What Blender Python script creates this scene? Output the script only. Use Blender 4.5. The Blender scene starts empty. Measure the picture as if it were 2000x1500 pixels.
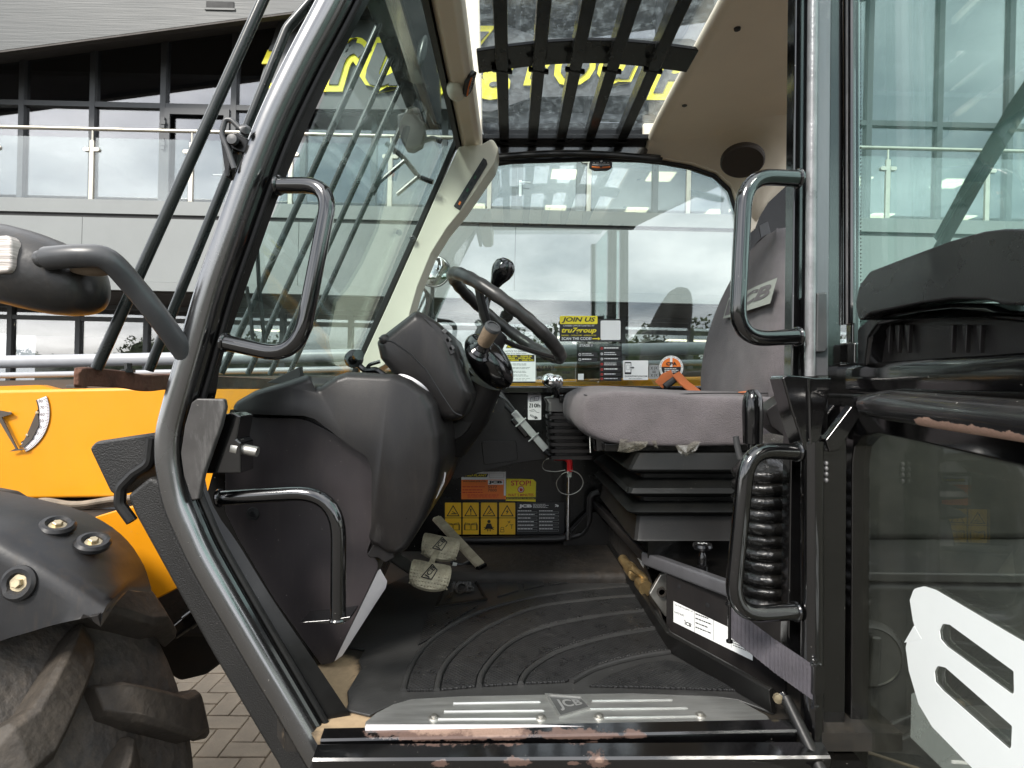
import bpy, bmesh, math, random
from mathutils import Vector, Matrix, Quaternion

# ------------------------------------------------------------------ scene, camera, light
sc = bpy.context.scene
C = sc.collection
F, H = 1150.0, 1.52          # focal length in photo pixels (2000 wide), eye height above the yard
R = math.radians

cam_d = bpy.data.cameras.new('camera')
cam = bpy.data.objects.new('camera', cam_d)
C.objects.link(cam)
cam.location = (0, 0, H)
cam.rotation_euler = (R(90), 0, 0)
cam_d.sensor_width = 36.0
cam_d.lens = 36.0 * F / 2000.0
cam_d.clip_start = 0.02
cam_d.clip_end = 2000
sc.camera = cam

SUN_EL, SUN_AZ = R(42), R(212)      # azimuth measured from +Y towards +X
w = bpy.data.worlds.new('World'); sc.world = w; w.use_nodes = True
nt = w.node_tree; nt.nodes.clear()
def wn(t, **k):
    n = nt.nodes.new(t)
    for a, b in k.items(): setattr(n, a, b)
    return n
out = wn('ShaderNodeOutputWorld'); bg = wn('ShaderNodeBackground')
sky = wn('ShaderNodeTexSky', sky_type='NISHITA', sun_disc=False, sun_elevation=SUN_EL, sun_rotation=SUN_AZ)
tc = wn('ShaderNodeTexCoord'); sep = wn('ShaderNodeSeparateXYZ')
nt.links.new(tc.outputs['Generated'], sep.inputs[0])
za = wn('ShaderNodeMath', operation='ADD'); za.inputs[1].default_value = 0.22
zm = wn('ShaderNodeMath', operation='MAXIMUM'); zm.inputs[1].default_value = 0.0
nt.links.new(sep.outputs[2], zm.inputs[0]); nt.links.new(zm.outputs[0], za.inputs[0])
dx = wn('ShaderNodeMath', operation='DIVIDE'); dy = wn('ShaderNodeMath', operation='DIVIDE')
nt.links.new(sep.outputs[0], dx.inputs[0]); nt.links.new(za.outputs[0], dx.inputs[1])
nt.links.new(sep.outputs[1], dy.inputs[0]); nt.links.new(za.outputs[0], dy.inputs[1])
cmb = wn('ShaderNodeCombineXYZ')
nt.links.new(dx.outputs[0], cmb.inputs[0]); nt.links.new(dy.outputs[0], cmb.inputs[1])
no = wn('ShaderNodeTexNoise'); no.inputs['Scale'].default_value = 1.15; no.inputs['Detail'].default_value = 9; no.inputs['Roughness'].default_value = .52
nt.links.new(cmb.outputs[0], no.inputs['Vector'])
rp = wn('ShaderNodeValToRGB')
rp.color_ramp.elements[0].position = .36; rp.color_ramp.elements[0].color = (1.9, 2.1, 2.4, 1)
rp.color_ramp.elements[1].position = .66; rp.color_ramp.elements[1].color = (9.6, 9.5, 9.4, 1)
nt.links.new(no.outputs['Fac'], rp.inputs[0])
mx = wn('ShaderNodeMixRGB'); mx.inputs[0].default_value = .86
nt.links.new(sky.outputs[0], mx.inputs[1]); nt.links.new(rp.outputs[0], mx.inputs[2])
nt.links.new(mx.outputs[0], bg.inputs['Color']); bg.inputs['Strength'].default_value = 0.12
nt.links.new(bg.outputs[0], out.inputs['Surface'])

sun_d = bpy.data.lights.new('sun', 'SUN'); sun_d.energy = 1.5; sun_d.angle = R(14); sun_d.color = (1, .95, .88)
sun = bpy.data.objects.new('sun', sun_d); C.objects.link(sun)
_d = Vector((math.sin(SUN_AZ) * math.cos(SUN_EL), math.cos(SUN_AZ) * math.cos(SUN_EL), math.sin(SUN_EL)))
sun.rotation_euler = (-_d).to_track_quat('-Z', 'Y').to_euler()

vs = sc.view_settings
vs.view_transform = 'Standard'; vs.look = 'None'; vs.gamma = 1; vs.exposure = 1.68
vs.use_curve_mapping = False
sc.render.engine = 'CYCLES'
cy = sc.cycles
cy.use_denoising = True
cy.max_bounces = 10; cy.diffuse_bounces = 5; cy.glossy_bounces = 5; cy.transmission_bounces = 6; cy.transparent_max_bounces = 24
cy.caustics_reflective = False; cy.caustics_refractive = False
cy.sample_clamp_indirect = 6

# ------------------------------------------------------------------ helpers
def P(px, py, Y): return Vector(((px - 1000) / F * Y, Y, H - (py - 750) / F * Y))
def G(px, py, z):                       # point of the horizontal plane z seen at a photo pixel
    Y = (H - z) * F / (py - 750)
    return Vector(((px - 1000) / F * Y, Y, z))
V = Vector

def fillet(pts, r, n=5, closed=False):
    pts = [Vector(p) for p in pts]
    if r <= 0 or len(pts) < 3: return pts
    outp = []; N = len(pts)
    for i, p in enumerate(pts):
        if not closed and i in (0, N - 1): outp.append(p); continue
        a, b = pts[i - 1], pts[(i + 1) % N]
        u, v = (a - p), (b - p); lu, lv = u.length, v.length
        if lu < 1e-6 or lv < 1e-6: continue
        u /= lu; v /= lv
        ang = u.angle(v)
        if ang > 3.05: outp.append(p); continue
        t = min(r / max(math.tan(ang / 2), 1e-3), lu * .49, lv * .49)
        p0, p1 = p + u * t, p + v * t
        for k in range(n + 1):
            s = k / n
            outp.append(p0 * (1 - s) ** 2 + p * 2 * s * (1 - s) + p1 * s * s)
    return outp

def smooth_path(pts, n=4, closed=False):     # Catmull-Rom
    pts = [Vector(p) for p in pts]; N = len(pts); o = []
    for i in range(N if closed else N - 1):
        p0 = pts[i - 1] if (i > 0 or closed) else pts[0]
        p1 = pts[i]; p2 = pts[(i + 1) % N]
        p3 = pts[(i + 2) % N] if (i + 2 < N or closed) else pts[-1]
        for k in range(n):
            t = k / n
            o.append(.5 * ((2 * p1) + (p2 - p0) * t + (2 * p0 - 5 * p1 + 4 * p2 - p3) * t * t + (3 * p1 - p0 - 3 * p2 + p3) * t ** 3))
    if not closed: o.append(pts[-1])
    return o

_txt = {}
def text_geo(s, off=0.0, shear=0.0):
    k = (s, off, shear)
    if k in _txt: return _txt[k]
    cu = bpy.data.curves.new('t', 'FONT'); cu.body = s; cu.offset = off; cu.shear = shear; cu.resolution_u = 3
    ob = bpy.data.objects.new('t', cu); C.objects.link(ob)
    dg = bpy.context.evaluated_depsgraph_get()
    me = ob.evaluated_get(dg).to_mesh()
    vv = [(v.co.x, v.co.y) for v in me.vertices]; ff = [tuple(p.vertices) for p in me.polygons]
    ob.evaluated_get(dg).to_mesh_clear()
    bpy.data.objects.remove(ob); bpy.data.curves.remove(cu)
    if not vv: vv = [(0, 0)]
    x0 = min(a for a, b in vv); x1 = max(a for a, b in vv); y0 = min(b for a, b in vv); y1 = max(b for a, b in vv)
    g = ([((a - x0) / max(x1 - x0, 1e-6), (b - y0) / max(y1 - y0, 1e-6)) for a, b in vv], ff, (x1 - x0) / max(y1 - y0, 1e-6))
    _txt[k] = g
    return g

class MB:
    def __init__(s): s.v = []; s.f = []; s.m = []; s.mats = []
    def mi(s, mat):
        if mat not in s.mats: s.mats.append(mat)
        return s.mats.index(mat)
    def add(s, vs_, fs, mat):
        o = len(s.v); s.v += [Vector(v) for v in vs_]; k = s.mi(mat)
        for f in fs: s.f.append(tuple(o + i for i in f)); s.m.append(k)
        return s
    def box(s, c, size, mat, rot=None):
        c = Vector(c); hx, hy, hz = [a / 2 for a in size]
        vv = [Vector((x * hx, y * hy, z * hz)) for x in (-1, 1) for y in (-1, 1) for z in (-1, 1)]
        if rot is not None: vv = [rot @ v for v in vv]
        return s.add([c + v for v in vv], [(0, 1, 3, 2), (4, 6, 7, 5), (0, 4, 5, 1), (2, 3, 7, 6), (0, 2, 6, 4), (1, 5, 7, 3)], mat)
    def bb(s, a, b, mat):
        a = Vector(a); b = Vector(b)
        return s.box((a + b) / 2, [abs(x) for x in (b - a)], mat)
    def poly(s, pts, mat): return s.add(pts, [tuple(range(len(pts)))], mat)
    def prism(s, pts, vec, mat, pts2=None):
        pts = [Vector(p) for p in pts]; n = len(pts)
        b = [Vector(p) for p in pts2] if pts2 else [p + Vector(vec) for p in pts]
        fs = [tuple(range(n)), tuple(range(2 * n - 1, n - 1, -1))]
        fs += [((i + 1) % n, i, n + i, n + (i + 1) % n) for i in range(n)]
        return s.add(pts + b, fs, mat)
    def loft(s, rings, mat, cap=True, closed=True):
        n = len(rings[0]); vv = [p for r in rings for p in r]; fs = []
        for i in range(len(rings) - 1):
            for j in range(n if closed else n - 1):
                a = i * n + j; b = i * n + (j + 1) % n
                fs.append((a, b, b + n, a + n))
        if cap:
            fs.append(tuple(range(n - 1, -1, -1))); k = (len(rings) - 1) * n
            fs.append(tuple(range(k, k + n)))
        return s.add(vv, fs, mat)
    def sweep(s, pts, prof, mat, up=(0, -1, 0), closed=False, cap=True, scale=None):
        pts = [Vector(p) for p in pts]; N = len(pts); rings = []; upv = Vector(up)
        for i, p in enumerate(pts):
            a = pts[i - 1] if (i > 0 or closed) else p
            b = pts[(i + 1) % N] if (i < N - 1 or closed) else p
            t = (b - a).normalized()
            side = t.cross(upv)
            if side.length < 1e-4: side = t.cross(Vector((1, 0, 0)))
            side.normalize(); nrm = side.cross(t).normalized()
            k = scale[i] if scale else 1
            rings.append([p + side * (x * k) + nrm * (y * k) for x, y in prof])
        if closed: rings.append(rings[0])
        return s.loft(rings, mat, cap and not closed)
    def tube(s, pts, r, mat, seg=12, fr=0, fn=6, closed=False, up=None, rr=None):
        pts = [Vector(p) for p in pts]
        if fr: pts = fillet(pts, fr, fn, closed)
        N = len(pts); rings = []; prev = None
        for i, p in enumerate(pts):
            a = pts[i - 1] if (i > 0 or closed) else p
            b = pts[(i + 1) % N] if (i < N - 1 or closed) else p
            t = (b - a)
            if t.length < 1e-9: t = Vector((0, 0, 1))
            t.normalize()
            if prev is None:
                q = t.orthogonal().normalized()
            else:
                q = (prev - t * prev.dot(t))
                q = q.normalized() if q.length > 1e-6 else t.orthogonal().normalized()
            prev = q; q2 = t.cross(q)
            rad = rr[i] if rr else r
            rings.append([p + (q * math.cos(2 * math.pi * k / seg) + q2 * math.sin(2 * math.pi * k / seg)) * rad for k in range(seg)])
        if closed: rings.append(rings[0])
        return s.loft(rings, mat, not closed)
    def lathe(s, o, axis, prof, mat, seg=24):
        o = Vector(o); ax = Vector(axis).normalized(); q = ax.orthogonal().normalized(); q2 = ax.cross(q)
        rings = [[o + ax * h + (q * math.cos(2 * math.pi * k / seg) + q2 * math.sin(2 * math.pi * k / seg)) * max(r, 1e-5) for k in range(seg)] for r, h in prof]
        return s.loft(rings, mat)
    def torus(s, o, axis, Rm, r, mat, seg=40, seg2=12, a0=0, a1=2 * math.pi):
        o = Vector(o); ax = Vector(axis).normalized(); q = ax.orthogonal().normalized(); q2 = ax.cross(q)
        pts = [o + (q * math.cos(a0 + (a1 - a0) * k / seg) + q2 * math.sin(a0 + (a1 - a0) * k / seg)) * Rm for k in range(seg)]
        return s.tube(pts, r, mat, seg2, closed=True)
    def ell(s, c, rad, mat, rot=None, seg=20, rings=12):
        c = Vector(c); rs = []
        for i in range(rings + 1):
            th = math.pi * i / rings; z = -math.cos(th); k = max(math.sin(th), 1e-4); ring = []
            for j in range(seg):
                a = 2 * math.pi * j / seg
                v = Vector((k * math.cos(a) * rad[0], k * math.sin(a) * rad[1], z * rad[2]))
                if rot is not None: v = rot @ v
                ring.append(c + v)
            rs.append(ring)
        return s.loft(rs, mat)
    def build(s, name, parent=None, bevel=0, seg=2, sub=0, angle=35, label=None, flat=False):
        me = bpy.data.meshes.new(name)
        lo = Vector([min(v[i] for v in s.v) for i in range(3)]); hi = Vector([max(v[i] for v in s.v) for i in range(3)])
        c = (lo + hi) / 2
        me.from_pydata([v - c for v in s.v], [], s.f)
        for m in s.mats: me.materials.append(m)
        me.polygons.foreach_set('material_index', s.m)
        bm = bmesh.new(); bm.from_mesh(me)
        if not flat: bmesh.ops.recalc_face_normals(bm, faces=bm.faces)
        bm.to_mesh(me); bm.free()
        o = bpy.data.objects.new(name, me); C.objects.link(o); o.location = c
        if not flat:
            me.shade_smooth()
            if bevel:
                b = o.modifiers.new('bevel', 'BEVEL'); b.width = bevel; b.segments = seg; b.limit_method = 'ANGLE'; b.angle_limit = R(30); b.harden_normals = True
            elif sub:
                pass
            else: me.set_sharp_from_angle(angle=R(angle))
            if sub:
                m = o.modifiers.new('sub', 'SUBSURF'); m.levels = sub; m.render_levels = sub
        if parent is not None: attach(o, parent)
        if label: o['label'] = label
        return o

def attach(o, parent):
    # parts are modelled in the place's own coordinates, so undo the parent's offset only
    o.parent = parent
    base = parent.get('_b')
    o.matrix_parent_inverse = Matrix.Translation(-Vector(base if base is not None else parent.location))

def thing(name, label, cat, base, group=None, kind=None):
    o = bpy.data.objects.new(name, None); C.objects.link(o)
    o.location = base; o['_b'] = tuple(base); o.empty_display_size = .2
    o['label'] = label; o['category'] = cat
    if group: o['group'] = group
    return o
def tag(o, label, cat, group=None, kind=None):
    o['label'] = label; o['category'] = cat
    if group: o['group'] = group
    if kind: o['kind'] = kind
    return o
def node(name, parent, base, label=None):      # a part that only groups sub-parts
    o = bpy.data.objects.new(name, None); C.objects.link(o); o.location = base
    o.empty_display_size = .05
    attach(o, parent); o['_b'] = tuple(base)
    if label: o['label'] = label
    return o

# ------------------------------------------------------------------ materials
def mat(name, col, rough=.5, metal=0., var=.12, scale=6., bump=0., bscale=120., rvar=.12, dust=0., dcol=(.32, .27, .2),
        spec=.5, coat=0., stretch=None, specks=0., sheen=0., emit=None, estr=0., bdist=.002, smear=0., cior=1.5, crough=.08):
    m = bpy.data.materials.new(name); m.use_nodes = True; n = m.node_tree; n.nodes.clear(); L = n.links.new
    o = n.nodes.new('ShaderNodeOutputMaterial'); b = n.nodes.new('ShaderNodeBsdfPrincipled'); L(b.outputs[0], o.inputs[0])
    t = n.nodes.new('ShaderNodeTexCoord'); src = t.outputs['Object']
    if stretch:
        mp = n.nodes.new('ShaderNodeMapping'); mp.inputs['Scale'].default_value = stretch; L(src, mp.inputs[0]); src = mp.outputs[0]
    ns = n.nodes.new('ShaderNodeTexNoise'); ns.inputs['Scale'].default_value = scale; ns.inputs['Detail'].default_value = 6; ns.inputs['Roughness'].default_value = .6
    L(src, ns.inputs['Vector'])
    mr = n.nodes.new('ShaderNodeMapRange'); mr.inputs[1].default_value = .3; mr.inputs[2].default_value = .7
    L(ns.outputs['Fac'], mr.inputs[0])
    mixc = n.nodes.new('ShaderNodeMixRGB')
    mixc.inputs[1].default_value = [c * (1 - var) for c in col] + [1]; mixc.inputs[2].default_value = [min(c * (1 + var), 1) for c in col] + [1]
    L(mr.outputs[0], mixc.inputs[0]); cout = mixc.outputs[0]
    rr_ = n.nodes.new('ShaderNodeMapRange'); rr_.inputs[3].default_value = max(rough - rvar * rough, .02); rr_.inputs[4].default_value = min(rough + rvar * rough, 1)
    L(mr.outputs[0], rr_.inputs[0]); rout = rr_.outputs[0]
    def mixin(fac, colour, rv):
        nonlocal cout, rout
        a = n.nodes.new('ShaderNodeMixRGB'); L(fac, a.inputs[0]); L(cout, a.inputs[1]); a.inputs[2].default_value = list(colour) + [1]; cout = a.outputs[0]
        c2 = n.nodes.new('ShaderNodeMix'); L(fac, c2.inputs[0]); L(rout, c2.inputs[2]); c2.inputs[3].default_value = rv; rout = c2.outputs[0]
    if dust:
        g = n.nodes.new('ShaderNodeNewGeometry'); sp = n.nodes.new('ShaderNodeSeparateXYZ'); L(g.outputs['Normal'], sp.inputs[0])
        n2 = n.nodes.new('ShaderNodeTexNoise'); n2.inputs['Scale'].default_value = scale * 2.3; n2.inputs['Detail'].default_value = 8; n2.inputs['Roughness'].default_value = .7
        L(src, n2.inputs['Vector'])
        m1 = n.nodes.new('ShaderNodeMapRange'); m1.inputs[1].default_value = .38; m1.inputs[2].default_value = .75; m1.inputs[4].default_value = dust; L(n2.outputs['Fac'], m1.inputs[0])
        up = n.nodes.new('ShaderNodeMapRange'); up.inputs[1].default_value = -.4; up.inputs[2].default_value = .9; up.inputs[3].default_value = .25; L(sp.outputs[2], up.inputs[0])
        mu = n.nodes.new('ShaderNodeMath'); mu.operation = 'MULTIPLY'; L(m1.outputs[0], mu.inputs[0]); L(up.outputs[0], mu.inputs[1])
        mixin(mu.outputs[0], dcol, .85)
    if specks:
        vo = n.nodes.new('ShaderNodeTexNoise'); vo.inputs['Scale'].default_value = 190; vo.inputs['Detail'].default_value = 2; L(t.outputs['Object'], vo.inputs['Vector'])
        m1 = n.nodes.new('ShaderNodeMapRange'); m1.inputs[1].default_value = .74; m1.inputs[2].default_value = .8; m1.inputs[4].default_value = specks; L(vo.outputs['Fac'], m1.inputs[0])
        mixin(m1.outputs[0], (.55, .52, .47), .8)
    if smear:
        sm = n.nodes.new('ShaderNodeMapping'); sm.inputs['Scale'].default_value = (9, 9, 1.6); sm.inputs['Rotation'].default_value = (.3, .5, .2); L(t.outputs['Object'], sm.inputs[0])
        n3 = n.nodes.new('ShaderNodeTexNoise'); n3.inputs['Scale'].default_value = 5; n3.inputs['Detail'].default_value = 9; n3.inputs['Roughness'].default_value = .75; n3.inputs['Distortion'].default_value = .6; L(sm.outputs[0], n3.inputs['Vector'])
        m1 = n.nodes.new('ShaderNodeMapRange'); m1.inputs[1].default_value = .5; m1.inputs[2].default_value = .78; m1.inputs[4].default_value = smear; L(n3.outputs['Fac'], m1.inputs[0])
        mixin(m1.outputs[0], dcol, .75)
    L(cout, b.inputs['Base Color']); L(rout, b.inputs['Roughness'])
    b.inputs['Metallic'].default_value = metal; b.inputs['Specular IOR Level'].default_value = spec
    b.inputs['Coat Weight'].default_value = coat; b.inputs['Coat Roughness'].default_value = crough; b.inputs['Coat IOR'].default_value = cior
    if sheen: b.inputs['Sheen Weight'].default_value = sheen; b.inputs['Sheen Roughness'].default_value = .6
    if bump:
        nb = n.nodes.new('ShaderNodeTexNoise'); nb.inputs['Scale'].default_value = bscale; nb.inputs['Detail'].default_value = 3; L(src, nb.inputs['Vector'])
        bp = n.nodes.new('ShaderNodeBump'); bp.inputs['Strength'].default_value = bump; bp.inputs['Distance'].default_value = bdist; L(nb.outputs['Fac'], bp.inputs['Height']); L(bp.outputs[0], b.inputs['Normal'])
    if emit: b.inputs['Emission Color'].default_value = list(emit) + [1]; b.inputs['Emission Strength'].default_value = estr
    return m

def add_patches(m, spots, colour, rv, amp=.5, nscale=30., edge=.08, rim=None):
    """worn patches with a shape of their own: ellipsoids (centre, radii) in the place, broken up by noise"""
    n = m.node_tree; L = n.links.new
    b = [x for x in n.nodes if x.type == 'BSDF_PRINCIPLED'][0]
    g = n.nodes.new('ShaderNodeNewGeometry'); acc = None
    for c, r in spots:
        su = n.nodes.new('ShaderNodeVectorMath'); su.operation = 'SUBTRACT'; L(g.outputs['Position'], su.inputs[0]); su.inputs[1].default_value = c
        dv = n.nodes.new('ShaderNodeVectorMath'); dv.operation = 'DIVIDE'; L(su.outputs[0], dv.inputs[0]); dv.inputs[1].default_value = r
        ln = n.nodes.new('ShaderNodeVectorMath'); ln.operation = 'LENGTH'; L(dv.outputs[0], ln.inputs[0])
        if acc is None: acc = ln.outputs['Value']
        else:
            mn = n.nodes.new('ShaderNodeMath'); mn.operation = 'MINIMUM'; L(acc, mn.inputs[0]); L(ln.outputs['Value'], mn.inputs[1]); acc = mn.outputs[0]
    ns = n.nodes.new('ShaderNodeTexNoise'); ns.inputs['Scale'].default_value = nscale; ns.inputs['Detail'].default_value = 8; ns.inputs['Roughness'].default_value = .7
    L(g.outputs['Position'], ns.inputs['Vector'])
    ma = n.nodes.new('ShaderNodeMath'); ma.operation = 'MULTIPLY_ADD'; L(ns.outputs['Fac'], ma.inputs[0]); ma.inputs[1].default_value = amp * 2; ma.inputs[2].default_value = -amp
    ad = n.nodes.new('ShaderNodeMath'); ad.operation = 'ADD'; L(acc, ad.inputs[0]); L(ma.outputs[0], ad.inputs[1])
    mr = n.nodes.new('ShaderNodeMapRange'); mr.inputs[1].default_value = 1 - edge; mr.inputs[2].default_value = 1; mr.inputs[3].default_value = 1; mr.inputs[4].default_value = 0; L(ad.outputs[0], mr.inputs[0])
    fac = mr.outputs[0]
    oc = b.inputs['Base Color'].links[0].from_socket; orr = b.inputs['Roughness'].links[0].from_socket
    c2 = n.nodes.new('ShaderNodeMixRGB'); c2.inputs[1].default_value = [x * .75 for x in colour] + [1]; c2.inputs[2].default_value = [min(1, x * 1.25) for x in colour] + [1]
    n5 = n.nodes.new('ShaderNodeTexNoise'); n5.inputs['Scale'].default_value = nscale * 4; n5.inputs['Detail'].default_value = 5; L(g.outputs['Position'], n5.inputs['Vector']); L(n5.outputs['Fac'], c2.inputs[0])
    a = n.nodes.new('ShaderNodeMixRGB'); L(fac, a.inputs[0]); L(oc, a.inputs[1]); L(c2.outputs[0], a.inputs[2]); L(a.outputs[0], b.inputs['Base Color'])
    q = n.nodes.new('ShaderNodeMix'); L(fac, q.inputs[0]); L(orr, q.inputs[2]); q.inputs[3].default_value = rv; L(q.outputs[0], b.inputs['Roughness'])
    return m

def glass(name, tint, refl=.04, grow=.92, dirt=0., dscale=40., dcol=(.6, .6, .58), rough=0., film=0., power=5.):
    m = bpy.data.materials.new(name); m.use_nodes = True; n = m.node_tree; n.nodes.clear(); L = n.links.new
    o = n.nodes.new('ShaderNodeOutputMaterial')
    tr = n.nodes.new('ShaderNodeBsdfTransparent'); tr.inputs[0].default_value = list(tint) + [1]
    gl = n.nodes.new('ShaderNodeBsdfGlossy'); gl.inputs['Roughness'].default_value = rough
    lw = n.nodes.new('ShaderNodeLayerWeight'); lw.inputs[0].default_value = .5
    pw = n.nodes.new('ShaderNodeMath'); pw.operation = 'POWER'; L(lw.outputs['Facing'], pw.inputs[0]); pw.inputs[1].default_value = power
    ma = n.nodes.new('ShaderNodeMath'); ma.operation = 'MULTIPLY_ADD'; L(pw.outputs[0], ma.inputs[0]); ma.inputs[1].default_value = grow; ma.inputs[2].default_value = refl
    mx_ = n.nodes.new('ShaderNodeMixShader'); L(ma.outputs[0], mx_.inputs[0]); L(tr.outputs[0], mx_.inputs[1]); L(gl.outputs[0], mx_.inputs[2])
    res = mx_.outputs[0]
    if dirt or film:
        t = n.nodes.new('ShaderNodeTexCoord')
        ns = n.nodes.new('ShaderNodeTexNoise'); ns.inputs['Scale'].default_value = dscale; ns.inputs['Detail'].default_value = 7; ns.inputs['Roughness'].default_value = .7; L(t.outputs['Object'], ns.inputs['Vector'])
        mr = n.nodes.new('ShaderNodeMapRange'); mr.inputs[1].default_value = .5; mr.inputs[2].default_value = .74; mr.inputs[3].default_value = film; mr.inputs[4].default_value = dirt + film; L(ns.outputs['Fac'], mr.inputs[0])
        vo = n.nodes.new('ShaderNodeTexVoronoi'); vo.inputs['Scale'].default_value = dscale * 2.2; L(t.outputs['Object'], vo.inputs['Vector'])
        m2 = n.nodes.new('ShaderNodeMapRange'); m2.inputs[1].default_value = .1; m2.inputs[2].default_value = .2; m2.inputs[3].default_value = dirt * 1.2; m2.inputs[4].default_value = 0; L(vo.outputs['Distance'], m2.inputs[0])
        ax = n.nodes.new('ShaderNodeMath'); ax.operation = 'MAXIMUM'; L(mr.outputs[0], ax.inputs[0]); L(m2.outputs[0], ax.inputs[1])
        df = n.nodes.new('ShaderNodeBsdfDiffuse'); df.inputs[0].default_value = list(dcol) + [1]
        tl = n.nodes.new('ShaderNodeBsdfTranslucent'); tl.inputs[0].default_value = list(dcol) + [1]
        ds = n.nodes.new('ShaderNodeMixShader'); ds.inputs[0].default_value = .5; L(df.outputs[0], ds.inputs[1]); L(tl.outputs[0], ds.inputs[2])
        m3 = n.nodes.new('ShaderNodeMixShader'); L(ax.outputs[0], m3.inputs[0]); L(res, m3.inputs[1]); L(ds.outputs[0], m3.inputs[2]); res = m3.outputs[0]
    L(res, o.inputs[0])
    return m

paint = mat('black gloss paint', (.0025, .0025, .0028), .09, var=.25, dust=.008, scale=7, bump=.10, bscale=14, bdist=.004, specks=.25, spec=.6, rvar=.4, coat=.7, cior=1.65, crough=.13)
paint_dull = mat('black satin paint', (.003, .003, .003), .22, dust=.012, scale=9, specks=.35, smear=.012, rvar=.4, spec=.35)
grey_strip = mat('grey anodised strip', (.16, .16, .17), .34, metal=.6, var=.15, scale=12, stretch=(1, 1, .15), smear=.06)
plastic = mat('dark grey moulded plastic', (.0145, .0133, .0135), .36, bump=.2, bscale=520, bdist=.0008, dust=.022, scale=5, var=.2, smear=.03, spec=.35, rvar=.3)
plastic_gl = mat('black glossy plastic', (.003, .003, .0034), .14, dust=.010, scale=10, specks=.2, spec=.7)
textured = mat('textured black cover', (.015, .0148, .0145), .4, bump=.7, bscale=380, bdist=.0018, dust=.022, scale=6, specks=.2, spec=.4)
rubber = mat('black rubber', (.006, .006, .006), .42, bump=.2, bscale=260, bdist=.001, dust=.02, scale=7, spec=.35)
cream = mat('cream moulded trim', (.84, .75, .61), .5, var=.04, bump=.1, bscale=500, bdist=.0006, dust=.02, scale=4, smear=.06, dcol=(.5, .42, .32))
cream_pale = mat('pale cream plastic', (.70, .665, .55), .42, var=.04, bump=.08, bscale=500, bdist=.0005, dust=.02, scale=5)
fabric = mat('grey seat cloth', (.104, .092, .097), .95, var=.22, scale=14, bump=.9, bscale=480, bdist=.0025, sheen=.08, dust=.14, dcol=(.27, .25, .22))
steel = mat('galvanised steel', (.42, .41, .38), .38, metal=.9, var=.2, scale=22, dust=.25)
worn_steel = mat('worn pedal metal', (.40, .36, .26), .55, metal=.25, var=.35, scale=40, bump=.4, bscale=90, dust=.45, dcol=(.24, .19, .12))
alu = mat('brushed aluminium', (.47, .475, .46), .33, metal=.8, var=.2, scale=12, stretch=(1, 8, 8), dust=.15, specks=.4, smear=.12)
chrome = mat('chrome', (.75, .75, .75), .06, metal=1., var=.04, dust=.03)
yellow = mat('yellow machine paint', (.70, .275, .006), .30, var=.06, scale=3, dust=.08, dcol=(.45, .28, .10), specks=.3, coat=.2, smear=.06)
rust = mat('rusty steel', (.13, .06, .038), .85, var=.45, scale=22, bump=.8, bscale=130, bdist=.003)
dirt_floor = mat('dusty floor plate', (.015, .014, .013), .5, var=.3, scale=14, dust=.08, dcol=(.36, .27, .16))
tyre_m = mat('muddy tyre rubber', (.052, .048, .045), .72, var=.35, scale=7, bump=1., bscale=38, bdist=.007, dust=.45, dcol=(.20, .155, .11), smear=.35)
guard_m = mat('weathered black mudguard', (.018, .0185, .020), .34, var=.18, scale=6, bump=.14, bscale=60, smear=.2, dust=.07, dcol=(.13, .09, .05), spec=.35)
mirror_m = mat('scuffed mirror plastic', (.018, .0175, .017), .36, var=.3, scale=9, bump=.25, bscale=90, smear=.25, dust=.06, dcol=(.13, .095, .06))
arm_m = mat('grey coated arm', (.045, .047, .050), .36, var=.2, scale=8, dust=.06, smear=.06)
rod_m = mat('dark green grey rod', (.010, .014, .0135), .26, var=.2, scale=10, dust=.03, specks=.4, spec=.6)
brass = mat('oily brass fitting', (.34, .24, .11), .35, metal=.8, var=.35, scale=40, dust=.3)
belt_orange = mat('orange webbing', (.62, .17, .055), .8, var=.1, bump=.6, bscale=420, scale=20, dust=.1)
strap_m = mat('grey nylon strap', (.075, .07, .082), .7, var=.25, scale=30, bump=.7, bscale=300, dust=.06)
grip_m = mat('tan rubber grip', (.18, .13, .085), .75, var=.25, scale=30, bump=.9, bscale=320, bdist=.002, dust=.2)
red_pl = mat('red plastic sleeve', (.60, .015, .02), .35, var=.06)
wrap = glass('torn clear plastic', (.92, .9, .84), .10, .6, dirt=.35, dscale=60, rough=.12, dcol=(.7, .67, .58), film=.18)
white_dec = mat('white vinyl', (.78, .81, .80), .35, var=.03, dust=.03)
grey_film = glass('grey clear film', (.8, .83, .8), .05, .5, dirt=.1, film=.34, dscale=12, dcol=(.5, .53, .5))
bolt_m = mat('zinc bolt', (.50, .42, .28), .4, metal=.8, var=.25, scale=60, dust=.25)
silver_sheet = mat('bare metal sheet', (.78, .74, .75), .42, metal=.1, var=.08, scale=14, dust=.04)
hose_m = mat('dusty hose', (.20, .16, .12), .8, var=.35, scale=20, bump=.4, bscale=80, dust=.4)
dark_under = mat('oily underbody', (.014, .012, .010), .7, var=.5, scale=9, dust=.3, dcol=(.08, .055, .035), bump=.6, bscale=40, bdist=.006)
pipe_m = mat('grey painted pipe', (.30, .31, .33), .35, var=.1, scale=7, dust=.1)
boom_dark = mat('dark recess and pointer brown', (.06, .048, .038), .6, var=.2, dust=.1)  # dark brown of the scale pointer and of the painted recess shade
glass_cab = glass('green tinted cab glass', (.90, .965, .945), .155, .82, dirt=.02, dscale=22, film=.003)
glass_screen = glass('dusty green windscreen', (.86, .945, .92), .045, .92, dirt=.06, dscale=26, film=.012, dcol=(.5, .56, .52))
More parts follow.
